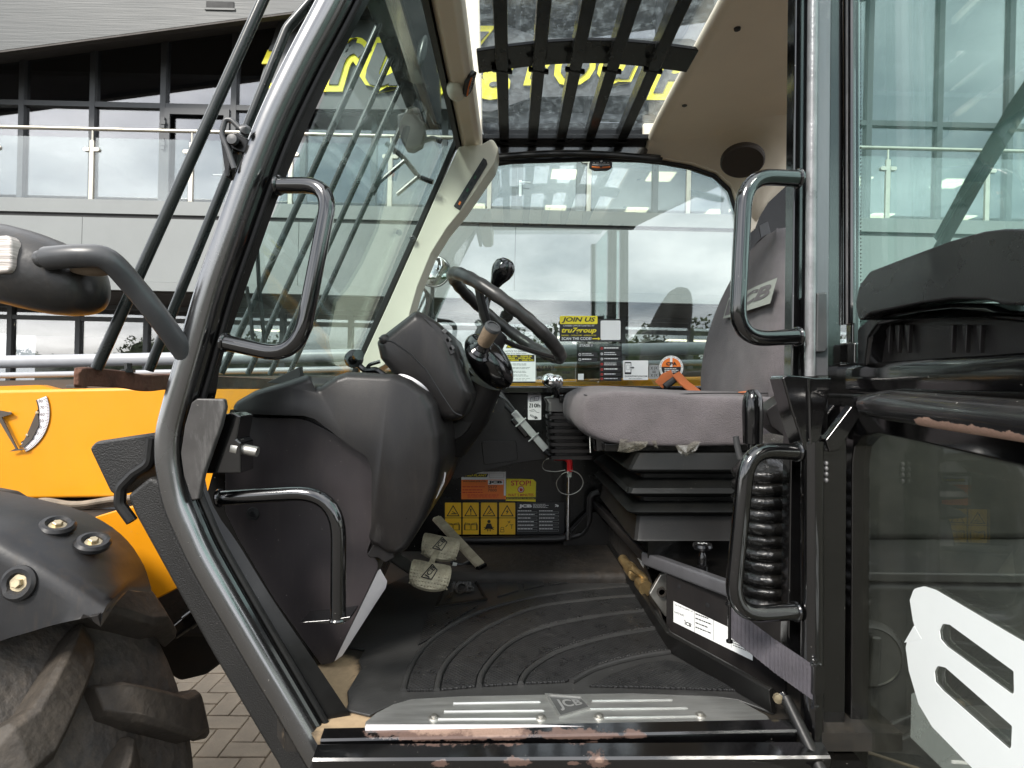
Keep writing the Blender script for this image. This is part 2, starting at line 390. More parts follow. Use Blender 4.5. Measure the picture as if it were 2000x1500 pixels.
glass_roof = glass('rain spotted roof glass', (.95, .98, .985), .06, .9, dirt=.24, dscale=44, film=.035, dcol=(.60, .68, .70))
glass_door = glass('green tinted door glass', (.83, .965, .93), .06, .88, dirt=.06, dscale=7, film=.065, dcol=(.42, .66, .60))
glass_low = glass('smoked lower door glass', (.78, .80, .75), .15, .84, dirt=.035, dscale=20, film=.004, dcol=(.45, .45, .38))

# flat print inks
def ink(n, c, r=.45): return mat(n, c, r, var=.03)
K = ink('black ink', (.012, .012, .013)); W = ink('white ink', (.78, .79, .78)); YL = ink('bright yellow ink', (.86, .72, .02)); AM = ink('amber ink', (.80, .47, .02))
OR = ink('orange ink', (.82, .20, .03)); RD = ink('red ink', (.55, .03, .02)); GR = ink('grey ink', (.30, .31, .31)); DK = ink('charcoal ink', (.05, .052, .055)); PW = ink('pinkish white ink', (.70, .66, .67))

class Print:
    """flat print laid out in photo pixels on an upright plane at depth Y"""
    def __init__(s, Y, mp=None): s.mb = MB(); s.Y = Y; s.mp = mp or (lambda x, y, l: P(x, y, Y - l * .0005))
    def rect(s, x0, y0, x1, y1, m, l=0, r=0):
        pts = [V((x0, y0, 0)), V((x1, y0, 0)), V((x1, y1, 0)), V((x0, y1, 0))]
        if r: pts = fillet(pts, r, 4, True)
        s.mb.poly([s.mp(p.x, p.y, l) for p in pts], m); return s
    def slab(s, x0, y0, x1, y1, m, r=0, t=.0012):
        pts = [V((x0, y0, 0)), V((x1, y0, 0)), V((x1, y1, 0)), V((x0, y1, 0))]
        if r: pts = fillet(pts, r, 4, True)
        a = [s.mp(p.x, p.y, 0) for p in pts]; nrm = s.mp(x0, y0, 0) - s.mp(x0, y0, 1)
        nrm = nrm.normalized() * t
        s.mb.prism(a, nrm, m); return s
    def poly(s, pts, m, l=1): s.mb.poly([s.mp(x, y, l) for x, y in pts], m); return s
    def disc(s, x, y, r, m, l=1, a0=0, a1=360, n=28, ry=None):
        ry = ry or r
        s.mb.poly([s.mp(x + r * math.cos(R(a0 + (a1 - a0) * k / n)), y - ry * math.sin(R(a0 + (a1 - a0) * k / n)), l) for k in range(n if a1 - a0 >= 360 else n + 1)], m); return s
    def line(s, x0, y0, x1, y1, wd, m, l=2):
        d = V((x1 - x0, y1 - y0)); k = d.length or 1; nx, ny = -d.y / k * wd / 2, d.x / k * wd / 2
        return s.poly([(x0 + nx, y0 + ny), (x1 + nx, y1 + ny), (x1 - nx, y1 - ny), (x0 - nx, y0 - ny)], m, l)
    def frame(s, pts, wd, m, l=2):
        for i in range(len(pts)): s.line(*pts[i], *pts[(i + 1) % len(pts)], wd, m, l)
        return s
    def text(s, t, x0, y0, x1, y1, m, l=2, off=.0, shear=0.):
        vv, ff, ar = text_geo(t, off, shear)
        s.mb.add([s.mp(x0 + a * (x1 - x0), y1 - b * (y1 - y0), l) for a, b in vv], ff, m); return s
    def bars(s, x0, y0, x1, y1, n, m, l=2, th=.45, seed=1):
        rnd = random.Random(seed); st = (y1 - y0) / n
        for i in range(n):
            x = x0
            xe = x1 - rnd.random() * (x1 - x0) * .25
            while x < xe:
                wd = min((.05 + rnd.random() * .14) * (x1 - x0), xe - x)
                s.rect(x, y0 + i * st, x + wd, y0 + i * st + st * th, m, l); x += wd + (x1 - x0) * .025
        return s
    def build(s, name, parent, label=None): return s.mb.build(name, parent, flat=True, label=label)
# ------------------------------------------------------------------ the yard
paver_m = mat('grey brown block paver', (.27, .222, .165), .85, var=.2, scale=9, bump=.6, bscale=150, bdist=.003, dust=.15)
sand_m = mat('jointing sand', (.26, .21, .15), .95, var=.25, scale=40, bump=.5, bscale=200)
yard_m = mat('far block paving', (.075, .068, .058), .9, var=.2, scale=.6)
g = MB()
g.poly([(-300, -300, -.012), (300, -300, -.012), (300, 300, -.012), (-300, 300, -.012)], yard_m)
yard = g.build('yard', flat=True); tag(yard, 'grey brown block paving of the yard under the machine', 'paving', kind='structure')
g = MB(); g.poly([(-3.4, 1.5, -.008), (.6, 1.5, -.008), (.6, 5, -.008), (-3.4, 5, -.008)], sand_m)
bed = g.build('sand_bed', yard, flat=True)
g = MB(); g.box((0, 0, 0), (.193, .093, .06), paver_m)
b0 = g.build('paver', yard, bevel=.004)
rnd = random.Random(5); first = True; made = 0
for i in range(-30, 6):
    for j in range(18, 46):
        k = (i - j) % 4
        if k not in (0, 3): continue
        x, y = i * .1, j * .1
        if k == 0: cx, cy_, rz = x + .1, y + .05, 0
        else: cx, cy_, rz = x + .05, y + .1, math.pi / 2
        u, vv = 1000 + F * cx / cy_, 750 + F * H / cy_
        if not (230 < u < 760 and 1240 < vv < 1600): continue
        o = b0 if first else b0.copy()
        if not first: C.objects.link(o)
        first = False; made += 1
        o.location = (cx, cy_, -.03 + rnd.uniform(-.002, .002)); o.rotation_euler = (rnd.uniform(-.012, .012), rnd.uniform(-.012, .012), rz)
        o.parent = yard; o.matrix_parent_inverse = Matrix.Translation(-yard.location)

# far treeline beyond the yard, only met in the reflections
leaf_m = mat('far foliage', (.10, .125, .06), .9, var=.5, scale=.8)
t = MB(); rnd = random.Random(3)
def th(x): return 5.6 + 1.3 * math.sin(x * .13) + .9 * math.sin(x * .41 + 1) + .45 * math.sin(x * 1.37 + 2) + .2 * math.sin(x * 3.1)
top = [(-80 + i * .4, th(-80 + i * .4) - .5 + rnd.uniform(-.25, .25)) for i in range(401)]
t.prism([(-80, -53, -.01)] + [(x, -53, z) for x, z in top] + [(80, -53, -.01)], (0, -2, 0), leaf_m)
for i in range(9000):
    x = rnd.uniform(-78, 78); z = th(x) * (1 - rnd.random() ** 1.6 * .9) + rnd.uniform(-.2, .35); y = -52.5 + rnd.uniform(-.8, 1.2); s_ = rnd.uniform(.12, .34)
    vv = [V((rnd.uniform(-1, 1), rnd.uniform(-1, 1), rnd.uniform(-1, 1))) * s_ + V((x, y, z)) for _ in range(4)]
    t.add(vv, [(0, 1, 2), (0, 2, 3), (1, 2, 3)], leaf_m)
o = t.build('treeline', flat=True); tag(o, 'dark far treeline mirrored in the ground floor windows', 'trees', kind='stuff')

# ------------------------------------------------------------------ the office building
clad = mat('pale grey cladding', (.215, .228, .223), .5, var=.05, scale=1.5, smear=.10, dcol=(.3, .3, .29), bump=.05, bscale=30)
clad_d = mat('mid grey fascia cladding', (.066, .071, .070), .5, var=.08, scale=3, stretch=(.2, 1, 7), bump=.3, bscale=8, bdist=.01, smear=.05)
frame_m = mat('dark grey window frame', (.060, .064, .068), .45, var=.08)
soffit_m = mat('brown soffit', (.055, .048, .042), .7, var=.1)
line_m = mat('shadow gap', (.02, .02, .02), .7)
stain = mat('satin stainless', (.55, .52, .44), .3, metal=.75, var=.1, scale=6)
room_m = mat('dim office interior', (.16, .16, .165), .9, var=.1)
floor_m = mat('office carpet', (.07, .07, .08), .95)
lamp_m = mat('lit ceiling panel', (.8, .78, .7), .6, emit=(1., .84, .55), estr=2.0)
glass_f = glass('mirror coated office glass', (.72, .73, .75), .23, .6, power=4.)
glass_g = glass('clear balcony glass', (.90, .94, .93), .10, .85, film=.05, dirt=.04, dscale=3, dcol=(.7, .74, .74))
YB, YG, YF_ = 8.2, 9.8, 8.95
base = V((0, YG, 0))
bld = thing('office_building', 'grey two storey office with glass balcony and raked roof', 'building', base)
XL, XR = -15.0, 15.0
def bx(name, a, b, m, par=None, bevel=0):
    g = MB(); g.bb(a, b, m); return g.build(name, par or bld, bevel=bevel)
# balcony slab and its cladding panels
slab = bx('balcony_slab', (XL, YB + .02, 2.72), (XR, 15.8, 3.90), soffit_m)
cop = bx('balcony_coping', (XL, YB - .06, 3.745), (XR, YB + .05, 3.935), clad)
bx('shadow_gap', (XL, YB - .03, 3.69), (XR, YB + .05, 3.745), line_m)
k = 0; x = XL
while x < XR:
    bx('cladding_panel', (x + .003, YB - .05, 2.815), (x + 2.996, YB + .02, 3.69), clad, cop); x += 3.0
bx('drip_strip', (XL, YB - .07, 2.69), (XR, YB + .03, 2.81), clad)
# soffit lines
bx('soffit_lining', (XL, YB + .06, 2.675), (XR, YG + .2, 2.715), soffit_m)
# rooms behind the glass
bx('upper_room_wall', (XL, 19.5, 3.9), (XR, 19.6, 7.6), room_m)
bx('upper_room_floor', (XL, YG + .12, 3.86), (XR, 19.5, 3.93), floor_m)
bx('lower_room_wall', (XL, 18.5, 0), (XR, 18.6, 2.7), room_m)
ceil = bx('upper_room_ceiling', (XL, YG + .3, 6.62), (XR, 19.5, 6.7), room_m)
first = None
for Yr in (14.2, 17.0):
    for i in range(8):
        X = -1.2 + 2.33 * i
        g = MB(); g.bb((X - .3, Yr - .3, 6.59), (X + .3, Yr + .3, 6.618), lamp_m)
        g.build('ceiling_light', ceil)
g = MB(); g.bb((XL, 12.6, 2.645), (XR, 18, 2.66), room_m); lc = g.build('lower_room_ceiling', bld)
for X in (-5.4, -2.3, 1.2, 4.2):
    g = MB(); g.bb((X - .6, 13.6, 2.62), (X + .6, 13.9, 2.642), lamp_m); g.build('ceiling_light', lc)
# raked roof
def zr(X): return 6.43 + (X + 7.74) * .157       # underside of the fascia edge
g = MB(); g.prism([(XL, YF_, zr(XL)), (XR, YF_, zr(XR)), (XR, YF_, zr(XR) + 2.2), (XL, YF_, zr(XL) + 2.2)], (0, .12, 0), clad_d)
rf = g.build('roof_fascia', bld)
g = MB(); g.prism([(XL, YF_ + .004, zr(XL) - .03), (XR, YF_ + .004, zr(XR) - .03), (XR, YF_ + .004, zr(XR)), (XL, YF_ + .004, zr(XL))], (0, .1, 0), soffit_m); g.build('fascia_trim', rf)
def zg(X): return 6.75 + (X + 8.5) * .157        # head of the upper glazing
g = MB(); g.prism([(XL, YF_ + .1, zr(XL) + .02), (XL, YG + .2, zg(XL)), (XL, YG + .2, zg(XL) + .1), (XL, YF_ + .1, zr(XL) + .12)], (XR - XL, 0, (XR - XL) * .157), soffit_m)
g.build('roof_soffit', bld)
g = MB(); g.prism([(XL, YG + .2, zg(XL) + .1), (XR, YG + .2, zg(XR) + .1), (XR, 20, zg(XR) + .1), (XL, 20, zg(XL) + .1)], (0, 0, .15), soffit_m); g.build('roof_deck', bld)
bx('upper_room_back', (XL, 19.7, 6.6), (XR, 19.9, 11), soffit_m)
g = MB()
g.bb((-4.78, YF_ - .012, 7.12), (-4.36, YF_ + .01, 7.22), line_m); g.bb((-4.8, YF_ - .02, 7.09), (-4.34, YF_, 7.12), clad_d); g.build('wall_vent', bld)
# upper glazing: mullions, transom, panes
mull = [-8.23 + 1.17 * i for i in range(-5, 20)]
cw = node('curtain_wall', bld, (0, YG, 3.93))
for X in mull:
    bx('mullion', (X - .045, YG - .06, 3.93), (X + .045, YG + .08, zg(X)), frame_m, cw)
for i, X in enumerate(mull[:-1]):
    X1 = mull[i + 1]
    bx('transom', (X + .045, YG - .055, 5.945), (X1 - .045, YG + .075, 6.03), frame_m, cw)
    g = MB(); g.prism([(X + .045, YG, 6.03), (X1 - .045, YG, 6.03), (X1 - .045, YG, zg(X1) - .05), (X + .045, YG, zg(X) - .05)], (0, .012, 0), glass_f); g.build('pane', cw)
    g = MB(); g.prism([(X + .045, YG, 3.97), (X1 - .045, YG, 3.97), (X1 - .045, YG, 5.945), (X + .045, YG, 5.945)], (0, .012, 0), glass_f); g.build('pane', cw)
    g = MB(); g.prism([(X, YG - .05, zg(X) - .06), (X1, YG - .05, zg(X1) - .06), (X1, YG - .05, zg(X1) + .02), (X, YG - .05, zg(X) + .02)], (0, .12, 0), frame_m); g.build('head_rail', cw)
# balcony doors with lever handles
handle_m = mat('white door handle', (.8, .8, .8), .3)
for X0, hx_ in ((mull[7], -3.78), (mull[12], 0.05)):
    d = node('balcony_door', bld, (X0, YG - .07, 3.95))
    g = MB(); x0, x1, z0, z1 = X0 + .05, X0 + 1.12, 3.97, 5.94
    for a, b in (((x0, z0), (x0 + .09, z1)), ((x1 - .09, z0), (x1, z1)), ((x0 + .09, z1 - .1), (x1 - .09, z1)), ((x0 + .09, z0), (x1 - .09, z0 + .12))):
        g.bb((a[0], YG - .09, a[1]), (b[0], YG - .062, b[1]), frame_m)
    g.build('door_leaf', d)
    g = MB(); hxx = x1 - .05 if X0 < -2 else x0 + .05; sg = -1 if X0 < -2 else 1
    g.bb((hxx - .022, YG - .105, 4.62), (hxx + .022, YG - .092, 4.88), handle_m)
    g.tube([(hxx, YG - .1, 4.83), (hxx, YG - .15, 4.83), (hxx + sg * .16, YG - .15, 4.83)], .011, handle_m, 8, fr=.02); g.build('lever_handle', d)
    for zz in (5.68, 5.33, 4.2):
        g = MB(); hx2 = x0 if X0 < -2 else x1
        g.bb((hx2 - .03, YG - .125, zz - .09), (hx2 + .025, YG - .092, zz + .09), frame_m); g.bb((hx2 - .03, YG - .135, zz - .03), (hx2 + .045, YG - .125, zz + .03), frame_m); g.build('hinge', d)
# ground floor glazing
lw_ = node('ground_floor_glazing', bld, (0, YG, 0))
for X in [-8.35 + 1.13 * i for i in range(-5, 20)]:
    bx('mullion', (X - .04, YG - .05, 0), (X + .04, YG + .06, 2.68), frame_m, lw_)
    bx('transom', (X + .04, YG - .045, 2.40), (X + 1.09, YG + .055, 2.47), frame_m, lw_)
    bx('head_rail', (X + .04, YG - .04, 2.60), (X + 1.09, YG + .05, 2.672), frame_m, lw_)
    g = MB(); g.bb((X + .04, YG, .05), (X + 1.09, YG + .012, 2.40), glass_f); g.build('pane', lw_)
    g = MB(); g.bb((X + .04, YG, 2.47), (X + 1.09, YG + .012, 2.60), glass_f); g.build('pane', lw_)
# balustrade
bal = node('balustrade', bld, (0, YB, 3.93))
g = MB(); g.tube([(XL, YB, 4.93), (XR, YB, 4.93)], .026, stain, 14); g.build('handrail', bal)
posts = [-5.92 + 1.385 * i for i in range(-5, 15)]
pm = cl = None
for X in posts:
    g = MB(); g.bb((X - .03, YB - .02, 3.75), (X + .03, YB + .02, 4.77), stain); g.tube([(X, YB, 4.76), (X, YB, 4.93)], .014, stain, 10); g.build('post', bal, bevel=.006)
    for zz in (4.64,):
        for s_ in (-1, 1):
            g = MB(); pts = [(X + s_ * .03, zz - .027), (X + s_ * .095, zz - .027), (X + s_ * .113, zz - .012), (X + s_ * .113, zz + .012), (X + s_ * .095, zz + .027), (X + s_ * .03, zz + .027)]
            g.prism([(a, YB - .028, b) for a, b in pts], (0, .05, 0), stain); g.build('clamp', bal)
for i in range(len(posts) - 1):
    a, b = posts[i], posts[i + 1]
    g = MB(); g.bb((a + .045, YB - .005, 3.79), (b - .045, YB + .005, 4.81), glass_g); g.build('pane', bal)

# company sign standing off the upper glazing: letters outlined in yellow on a charcoal backing
sign_back = mat('charcoal sign board', (.055, .058, .06), .5, var=.06); sign_face = mat('dark sign letter', (.06, .064, .066), .45, var=.05); sign_y = mat('yellow sign edge', (.90, .80, .02), .4, var=.03)
YS = 9.38
sgn = thing('company_sign', 'charcoal tru7group sign with yellow outlined italic letters above balcony', 'sign', (0, YS, 5.6))
def PU(x, y, Y): return P(x + .0239 * (y - 750), y - .0239 * (x - 1000), Y)     # photo pixel -> the building's own upright
def sign_geo(name, m, off, dy, spec, par):
    for ch, x0, y0, x1, y1 in spec:
        vv, ff, ar = text_geo(ch, 0, .35)
        g = MB(); w_, h_ = x1 - x0, y1 - y0
        vs2, ff2, ar2 = text_geo(ch, off, .35)
        ox = (off - .10) * 165
        pts = [PU(x0 - ox + a * (w_ + 2 * ox), y1 + ox - b * (h_ + 2 * ox), YS) for a, b in vs2]
        n_ = len(pts); pts = [p + V((0, dy, 0)) for p in pts]
        g.add(pts, ff2, m); g.add([p + V((0, .03, 0)) for p in pts], [tuple(reversed(f)) for f in ff2], m)
        ed = {}
        for f in ff2:
            for q in range(len(f)):
                e = (f[q], f[(q + 1) % len(f)]); ed[e] = 1
        for (a, b) in list(ed):
            if (b, a) not in ed: g.add([pts[a], pts[b], pts[b] + V((0, .03, 0)), pts[a] + V((0, .03, 0))], [(0, 1, 2, 3)], m)
        g.build(name, par, flat=True)
spec = [('t', 512, 42, 636, 184), ('r', 630, 74, 728, 180), ('u', 702, 74, 832, 184), ('7', 826, 52, 968, 186),
        ('g', 930, 96, 1020, 196), ('r', 1022, 92, 1086, 168), ('o', 1082, 94, 1164, 170), ('u', 1166, 94, 1262, 170), ('p', 1262, 94, 1372, 196)]
sign_geo('letter_edge', sign_y, .10, -.02, spec, sgn)
sign_geo('letter_face', sign_face, .022, -.045, spec, sgn)
g = MB(); ol = [(498, 196), (510, 150), (546, 34), (640, 34), (840, 50), (980, 48), (1060, 74), (1350, 76), (1402, 100), (1398, 170), (1340, 214), (1240, 186), (1040, 190), (960, 218), (860, 212), (760, 214), (560, 212)]
g.prism([PU(a, b, YS + .03) for a, b in fillet([V((a, b, 0)) for a, b in ol], 16, 4, True) and [(p.x, p.y) for p in fillet([V((a, b, 0)) for a, b in ol], 16, 4, True)]], (0, .04, 0), sign_back)
g.build('backing_board', sgn)
g = MB()
for X in (-3.0, -1.6, -.2, 1.2, 2.6): g.tube([(X, YS + .06, 5.95), (X, YG - .05, 5.95)], .015, frame_m, 8)
g.build('fixing_rods', sgn)
# the yard falls away slightly, so the building stands a touch out of true with the machine
ROLL = Matrix.Translation((0, 0, H)) @ Matrix.Rotation(R(1.37), 4, 'Y') @ Matrix.Translation((0, 0, -H))
for o in (bld, sgn):
    M_ = ROLL @ Matrix.Translation(Vector(o['_b'])); o.location = M_.translation; o.rotation_euler = M_.to_euler()
# ------------------------------------------------------------------ the telehandler
tel = thing('telehandler', 'yellow and black telehandler with its cab door open', 'telehandler', (0, 1.5, 0))
def Q(pts, Y): return [P(a, b, Y) for a, b in pts]
def pl(name, pts, Y, th, m, par=None, bevel=.004, fr=0, label=None, seg=2):
    p = Q(pts, Y)
    if fr: p = fillet(p, fr, 5, True)
    g = MB(); g.prism(p, (0, th, 0), m); return g.build(name, par or tel, bevel=bevel, seg=seg, label=label)
def tb(name, pts, r, m, par=None, fr=0, seg=14, label=None, fn=7):
    g = MB(); g.tube(pts, r, m, seg, fr=fr, fn=fn); return g.build(name, par or tel, label=label)

# --- door opening: the raked post on the left
Lp = [(745, -260), (665, -100), (615, 0), (557, 110), (502, 225), (455, 345), (420, 444), (380, 560), (340, 700), (320, 770), (304, 835), (301, 885), (306, 930), (318, 985), (340, 1040), (373, 1110), (460, 1262), (550, 1415), (640, 1570)]
Rp = [(855, -260), (775, -100), (722, 0), (640, 162), (559, 345), (500, 507), (435, 697), (422, 770), (405, 835), (398, 890), (400, 935), (415, 985), (436, 1022), (464, 1060), (535, 1175), (627, 1310), (740, 1480)]
def sm(pts, n=5): return smooth_path([V((a, b, 0)) for a, b in pts], n)
Ls, Rs = sm(Lp), sm(Rp)
def off(path, d):                       # shift a pixel path sideways (to the right of travel = inside the opening)
    o = []
    for i, p in enumerate(path):
        t = path[min(i + 1, len(path) - 1)] - path[max(i - 1, 0)]; t.normalize(); o.append(p + V((t.y, -t.x, 0)) * d)
    return o
def lift(path, Y): return [P(p.x, p.y, Y) for p in path]
add_patches(paint, [(P(860, 1431, .93), (.115, .05, .0085)), (P(985, 1431, .93), (.05, .05, .008)), (P(1130, 1431, .93), (.08, .05, .006)), (P(1235, 1430, .93), (.022, .05, .006)),
                    (P(1010, 1478, .90), (.022, .06, .007)), (P(862, 1481, .90), (.016, .05, .007)), (P(1165, 1477, .90), (.018, .06, .010)), (P(1120, 1480, .9), (.012, .05, .004))],
            (.095, .053, .039), .85, amp=1.0, nscale=85, edge=.25)
add_patches(paint, [(P(850, 1428, .93), (.05, .05, .004)), (P(960, 1429, .93), (.06, .05, .004)), (P(1168, 1475, .90), (.008, .06, .005))], (.24, .155, .115), .8, amp=.9, nscale=120, edge=.4)
rect = lambda a, b, n=3: [(x * a, y * b) for x, y in ((-1, -.6), (-.92, -.85), (-.7, -1), (.7, -1), (.92, -.85), (1, -.6), (1, .6), (.92, .85), (.7, 1), (-.7, 1), (-.92, .85), (-1, .6))]
post = node('raked_door_post', tel, P(340, 900, .95))
g = MB(); post_m = mat('satin black post', (.010, .010, .010), .24, var=.35, scale=9, bump=.12, bscale=160, bdist=.0008, dust=.01, specks=.4, spec=.8, rvar=.35, coat=1., cior=2.4, crough=.20)
g.sweep(lift(off(Ls, 30), .948), [(.0205 * math.copysign(abs(math.cos(2 * math.pi * k / 18)) ** .85, math.cos(2 * math.pi * k / 18)), .02 * math.copysign(abs(math.sin(2 * math.pi * k / 18)) ** .85, math.sin(2 * math.pi * k / 18))) for k in range(18)], post_m); g.build('outer_tube', post)
g = MB(); g.tube(lift(off(Ls, 57), .958), .0085, paint, 10); g.build('seal_ridge', post)
g = MB(); g.tube(lift(off(Ls, 76), .966), .0055, rubber, 8); g.build('door_seal', post)
n_ = min(len(Ls), len(Rs)); Li = off(Ls, 40)
def resamp(path, n):
    d = [0]
    for i in range(1, len(path)): d.append(d[-1] + (path[i] - path[i - 1]).length)
    o = []; j = 0
    for k in range(n):
        t = d[-1] * k / (n - 1)
        while j < len(d) - 2 and d[j + 1] < t: j += 1
        f = (t - d[j]) / max(d[j + 1] - d[j], 1e-9); o.append(path[j].lerp(path[j + 1], min(f, 1)))
    return o
A_, B_ = resamp(Li, 60), resamp(Rs, 60)
g = MB(); g.loft([[P(a.x, a.y, .962), P(b.x, b.y, .985), P(b.x, b.y, 1.02), P(a.x, a.y, 1.02)] for a, b in zip(A_, B_)], paint_dull); g.build('post_web', post)
# textured plastic cover outside the lower post
pl('lower_cover', [(262, 1006), (246, 968), (292, 930), (312, 940), (322, 990), (345, 1046), (380, 1116), (466, 1264), (556, 1416), (640, 1560), (575, 1560), (540, 1493), (420, 1290), (340, 1147)], .975, .10, textured, post, bevel=.008, seg=3)
pl('cover_cap', [(173, 876), (186, 862), (300, 845), (312, 850), (306, 905), (265, 925), (238, 950), (232, 972), (214, 962)], .985, .12, textured, post, bevel=.012, seg=3)
g = MB(); g.tube(Q([(298, 856), (293, 905), (262, 925), (236, 952), (234, 985), (258, 1018)], .985), .0095, rubber, 10, fr=.02); g.build('cover_gasket', post)
# latch plate and striker bolt
lat = node('door_latch', tel, P(410, 850, .95))
pl('latch_plate', [(373, 786), (384, 778), (437, 779), (440, 796), (430, 835), (414, 880), (398, 925), (387, 976), (374, 978), (358, 930), (352, 885), (360, 830)], .935, .012, mat('scratched black plate', (.045, .042, .04), .42, var=.25, scale=20, smear=.35, specks=.7, dcol=(.3, .3, .29)), lat, bevel=.003)
pl('latch_bracket', [(424, 812), (452, 806), (470, 812), (462, 858), (470, 864), (470, 925), (398, 925), (408, 876)], .96, .05, paint, lat, bevel=.003)
g = MB(); a, b = P(458, 874, .975), P(505, 883, .975); ax = b - a; g.lathe(a, ax, [(.0001, 0), (.0165, 0), (.0165, .011), (.009, .011), (.009, .028), (.0085, .039), (.0001, .0395)], steel, 12); g.build('striker_bolt', lat)
# --- sill
sill = node('door_sill', tel, P(1080, 1450, .93))
g = MB(); g.sweep([P(632, 1449, .937), P(1548, 1431, .937)], rect(.0135, .017), paint, up=(0, -.3, 1)); g.build('inner_sill_tube', sill)
g = MB(); g.sweep([P(618, 1484, .905), P(1610, 1479, .905)], rect(.0165, .017), paint, up=(0, -.3, 1)); g.build('outer_sill_tube', sill)
g = MB(); g.prism([P(600, 1508, .90), P(1700, 1505, .90), P(1700, 1640, .95), P(600, 1640, .95)], (0, .05, 0), paint_dull); g.build('sill_skirt', sill)
g = MB(); g.lathe(P(1500, 1462, .925), (1, 0, 0), [(.0001, 0), (.006, 0), (.006, .012), (.0001, .012)], steel, 8); g.build('sill_screw', sill)
# --- floor
ZF = .9665
g = MB(); g.prism([(-.36, .935, ZF - .03), (.62, .935, ZF - .03), (.62, 1.96, ZF - .03), (-.55, 1.96, ZF - .03), (-.55, 1.2, ZF - .03)], (0, 0, .029), dirt_floor)
add_patches(dirt_floor, [(G(690, 1370, ZF), (.07, .12, .1)), (G(640, 1320, ZF), (.06, .1, .1)), (G(720, 1405, ZF), (.06, .03, .1)), (G(900, 1422, ZF), (.3, .02, .1))], (.36, .26, .155), .95, amp=.45, nscale=26, edge=.25)
g.build('cab_floor', tel)
# kick plate
kp = node('kick_plate', tel, G(1100, 1390, ZF))
zk = ZF + .008
ol = [(712, 1419), (714, 1409), (735, 1392), (768, 1375), (805, 1365), (900, 1360), (1060, 1356), (1230, 1354), (1400, 1360), (1442, 1366), (1498, 1397), (1506, 1408), (1503, 1418)]
g = MB(); g.prism([G(a, b, zk) for a, b in ol], (0, 0, -.006), alu); g.build('plate', kp, bevel=.0015)
g = MB(); g.bb(G(714, 1419, zk) + V((0, -.002, -.008)), G(1502, 1419, zk) + V((0, .003, .0015)), silver_sheet); g.build('front_lip', kp)
for a, b, c, d in ((885, 1374, 1055, 1371), (867, 1390, 1062, 1388), (850, 1405, 1050, 1404), (1155, 1369, 1312, 1367), (1152, 1385, 1342, 1383), (1178, 1402, 1362, 1399)):
    g = MB(); p0, p1 = G(a, b, zk), G(c, d, zk); g.tube([p0, p0 + (p1 - p0) * .02 - V((0, 0, .0008)), p1 - (p1 - p0) * .02 - V((0, 0, .0008)), p1 - V((0, 0, .002))], .0036, alu, 10); g.build('rib', kp)
for a, b in ((848, 1403), (1056, 1403), (1170, 1401), (1368, 1398)):
    g = MB(); g.lathe(G(a, b, zk), (0, 0, 1), [(.0001, 0), (.0095, 0), (.0085, .0025), (.005, .0028), (.0045, .006), (.0001, .0065)], steel, 14); g.build('bolt', kp)
em = [(1064, 1357), (1137, 1362), (1158, 1384), (1092, 1404)]
g = MB(); cen = sum((G(a, b, zk) for a, b in em), V()) / 4
outer = [G(a, b, zk) for a, b in em]; inner = [cen + (p - cen) * .86 for p in outer]
for i in range(4):
    j = (i + 1) % 4; g.prism([outer[i], outer[j], inner[j], inner[i]], (0, 0, .003), alu)
def quadmap(q, lift_=V((0, 0, .0005))):
    def f(u, v, l): return (q[0] * (1 - u) + q[1] * u) * (1 - v) + (q[3] * (1 - u) + q[2] * u) * v + lift_ * l
    return f
g.poly([p + V((0, 0, .0006)) for p in inner], mat('emblem recess', (.16, .163, .16), .45, metal=.7, var=.15, scale=30))
pr = Print(0, quadmap(inner)); pr.mb = g
dk_alu = mat('pressed aluminium lettering', (.55, .55, .54), .35, metal=.7)
pr.text('JCB', .12, .2, .9, .8, dk_alu, 3, off=.03)
g.build('emblem', kp, flat=True)

# --- loose rubber mat with raised pads
ZM = .972
mt = thing('floor_mat', 'black rubber floor mat with curved ribbed pads in the cab', 'floor mat', (.05, 1.4, ZF))
g = MB(); ol = [G(a, b, ZM) for a, b in ((740, 1150), (820, 1110), (962, 1082), (1192, 1078), (1312, 1276), (1512, 1392), (1440, 1366), (1400, 1360), (1230, 1354), (900, 1360), (800, 1366), (745, 1384), (722, 1396), (675, 1385), (680, 1372), (678, 1350), (705, 1305), (700, 1290), (712, 1268), (680, 1262), (700, 1225))]
mat_m = mat('floor mat rubber', (.030, .030, .0295), .32, bump=.3, bscale=240, bdist=.001, dust=.05, dcol=(.2, .2, .19), scale=12, spec=.4, specks=.3)
g.prism(ol, (0, 0, -.005), mat_m); mb_ = g.build('sheet', mt, bevel=.002)
pad_m = mat('diamond grip rubber', (.016, .016, .0165), .28, dust=.08, scale=18, specks=.5, dcol=(.24, .235, .22))
n = pad_m.node_tree; bs = [x for x in n.nodes if x.type == 'BSDF_PRINCIPLED'][0]
tcn = n.nodes.new('ShaderNodeTexCoord'); mpn = n.nodes.new('ShaderNodeMapping'); mpn.inputs['Rotation'].default_value = (0, 0, R(45)); mpn.inputs['Scale'].default_value = (1, 1, 1); n.links.new(tcn.outputs['Object'], mpn.inputs[0])
vo = n.nodes.new('ShaderNodeTexVoronoi'); vo.inputs['Scale'].default_value = 145; vo.inputs['Randomness'].default_value = 0; vo.distance = 'CHEBYCHEV'; n.links.new(mpn.outputs[0], vo.inputs['Vector'])
bp = n.nodes.new('ShaderNodeBump'); bp.inputs['Strength'].default_value = 1; bp.inputs['Distance'].default_value = .006; bp.invert = True; n.links.new(vo.outputs['Distance'], bp.inputs['Height']); n.links.new(bp.outputs[0], bs.inputs['Normal'])
r0 = [(788, 1352), (800, 1310), (832, 1262), (890, 1220), (960, 1190), (1050, 1168), (1150, 1154), (1232, 1147)]
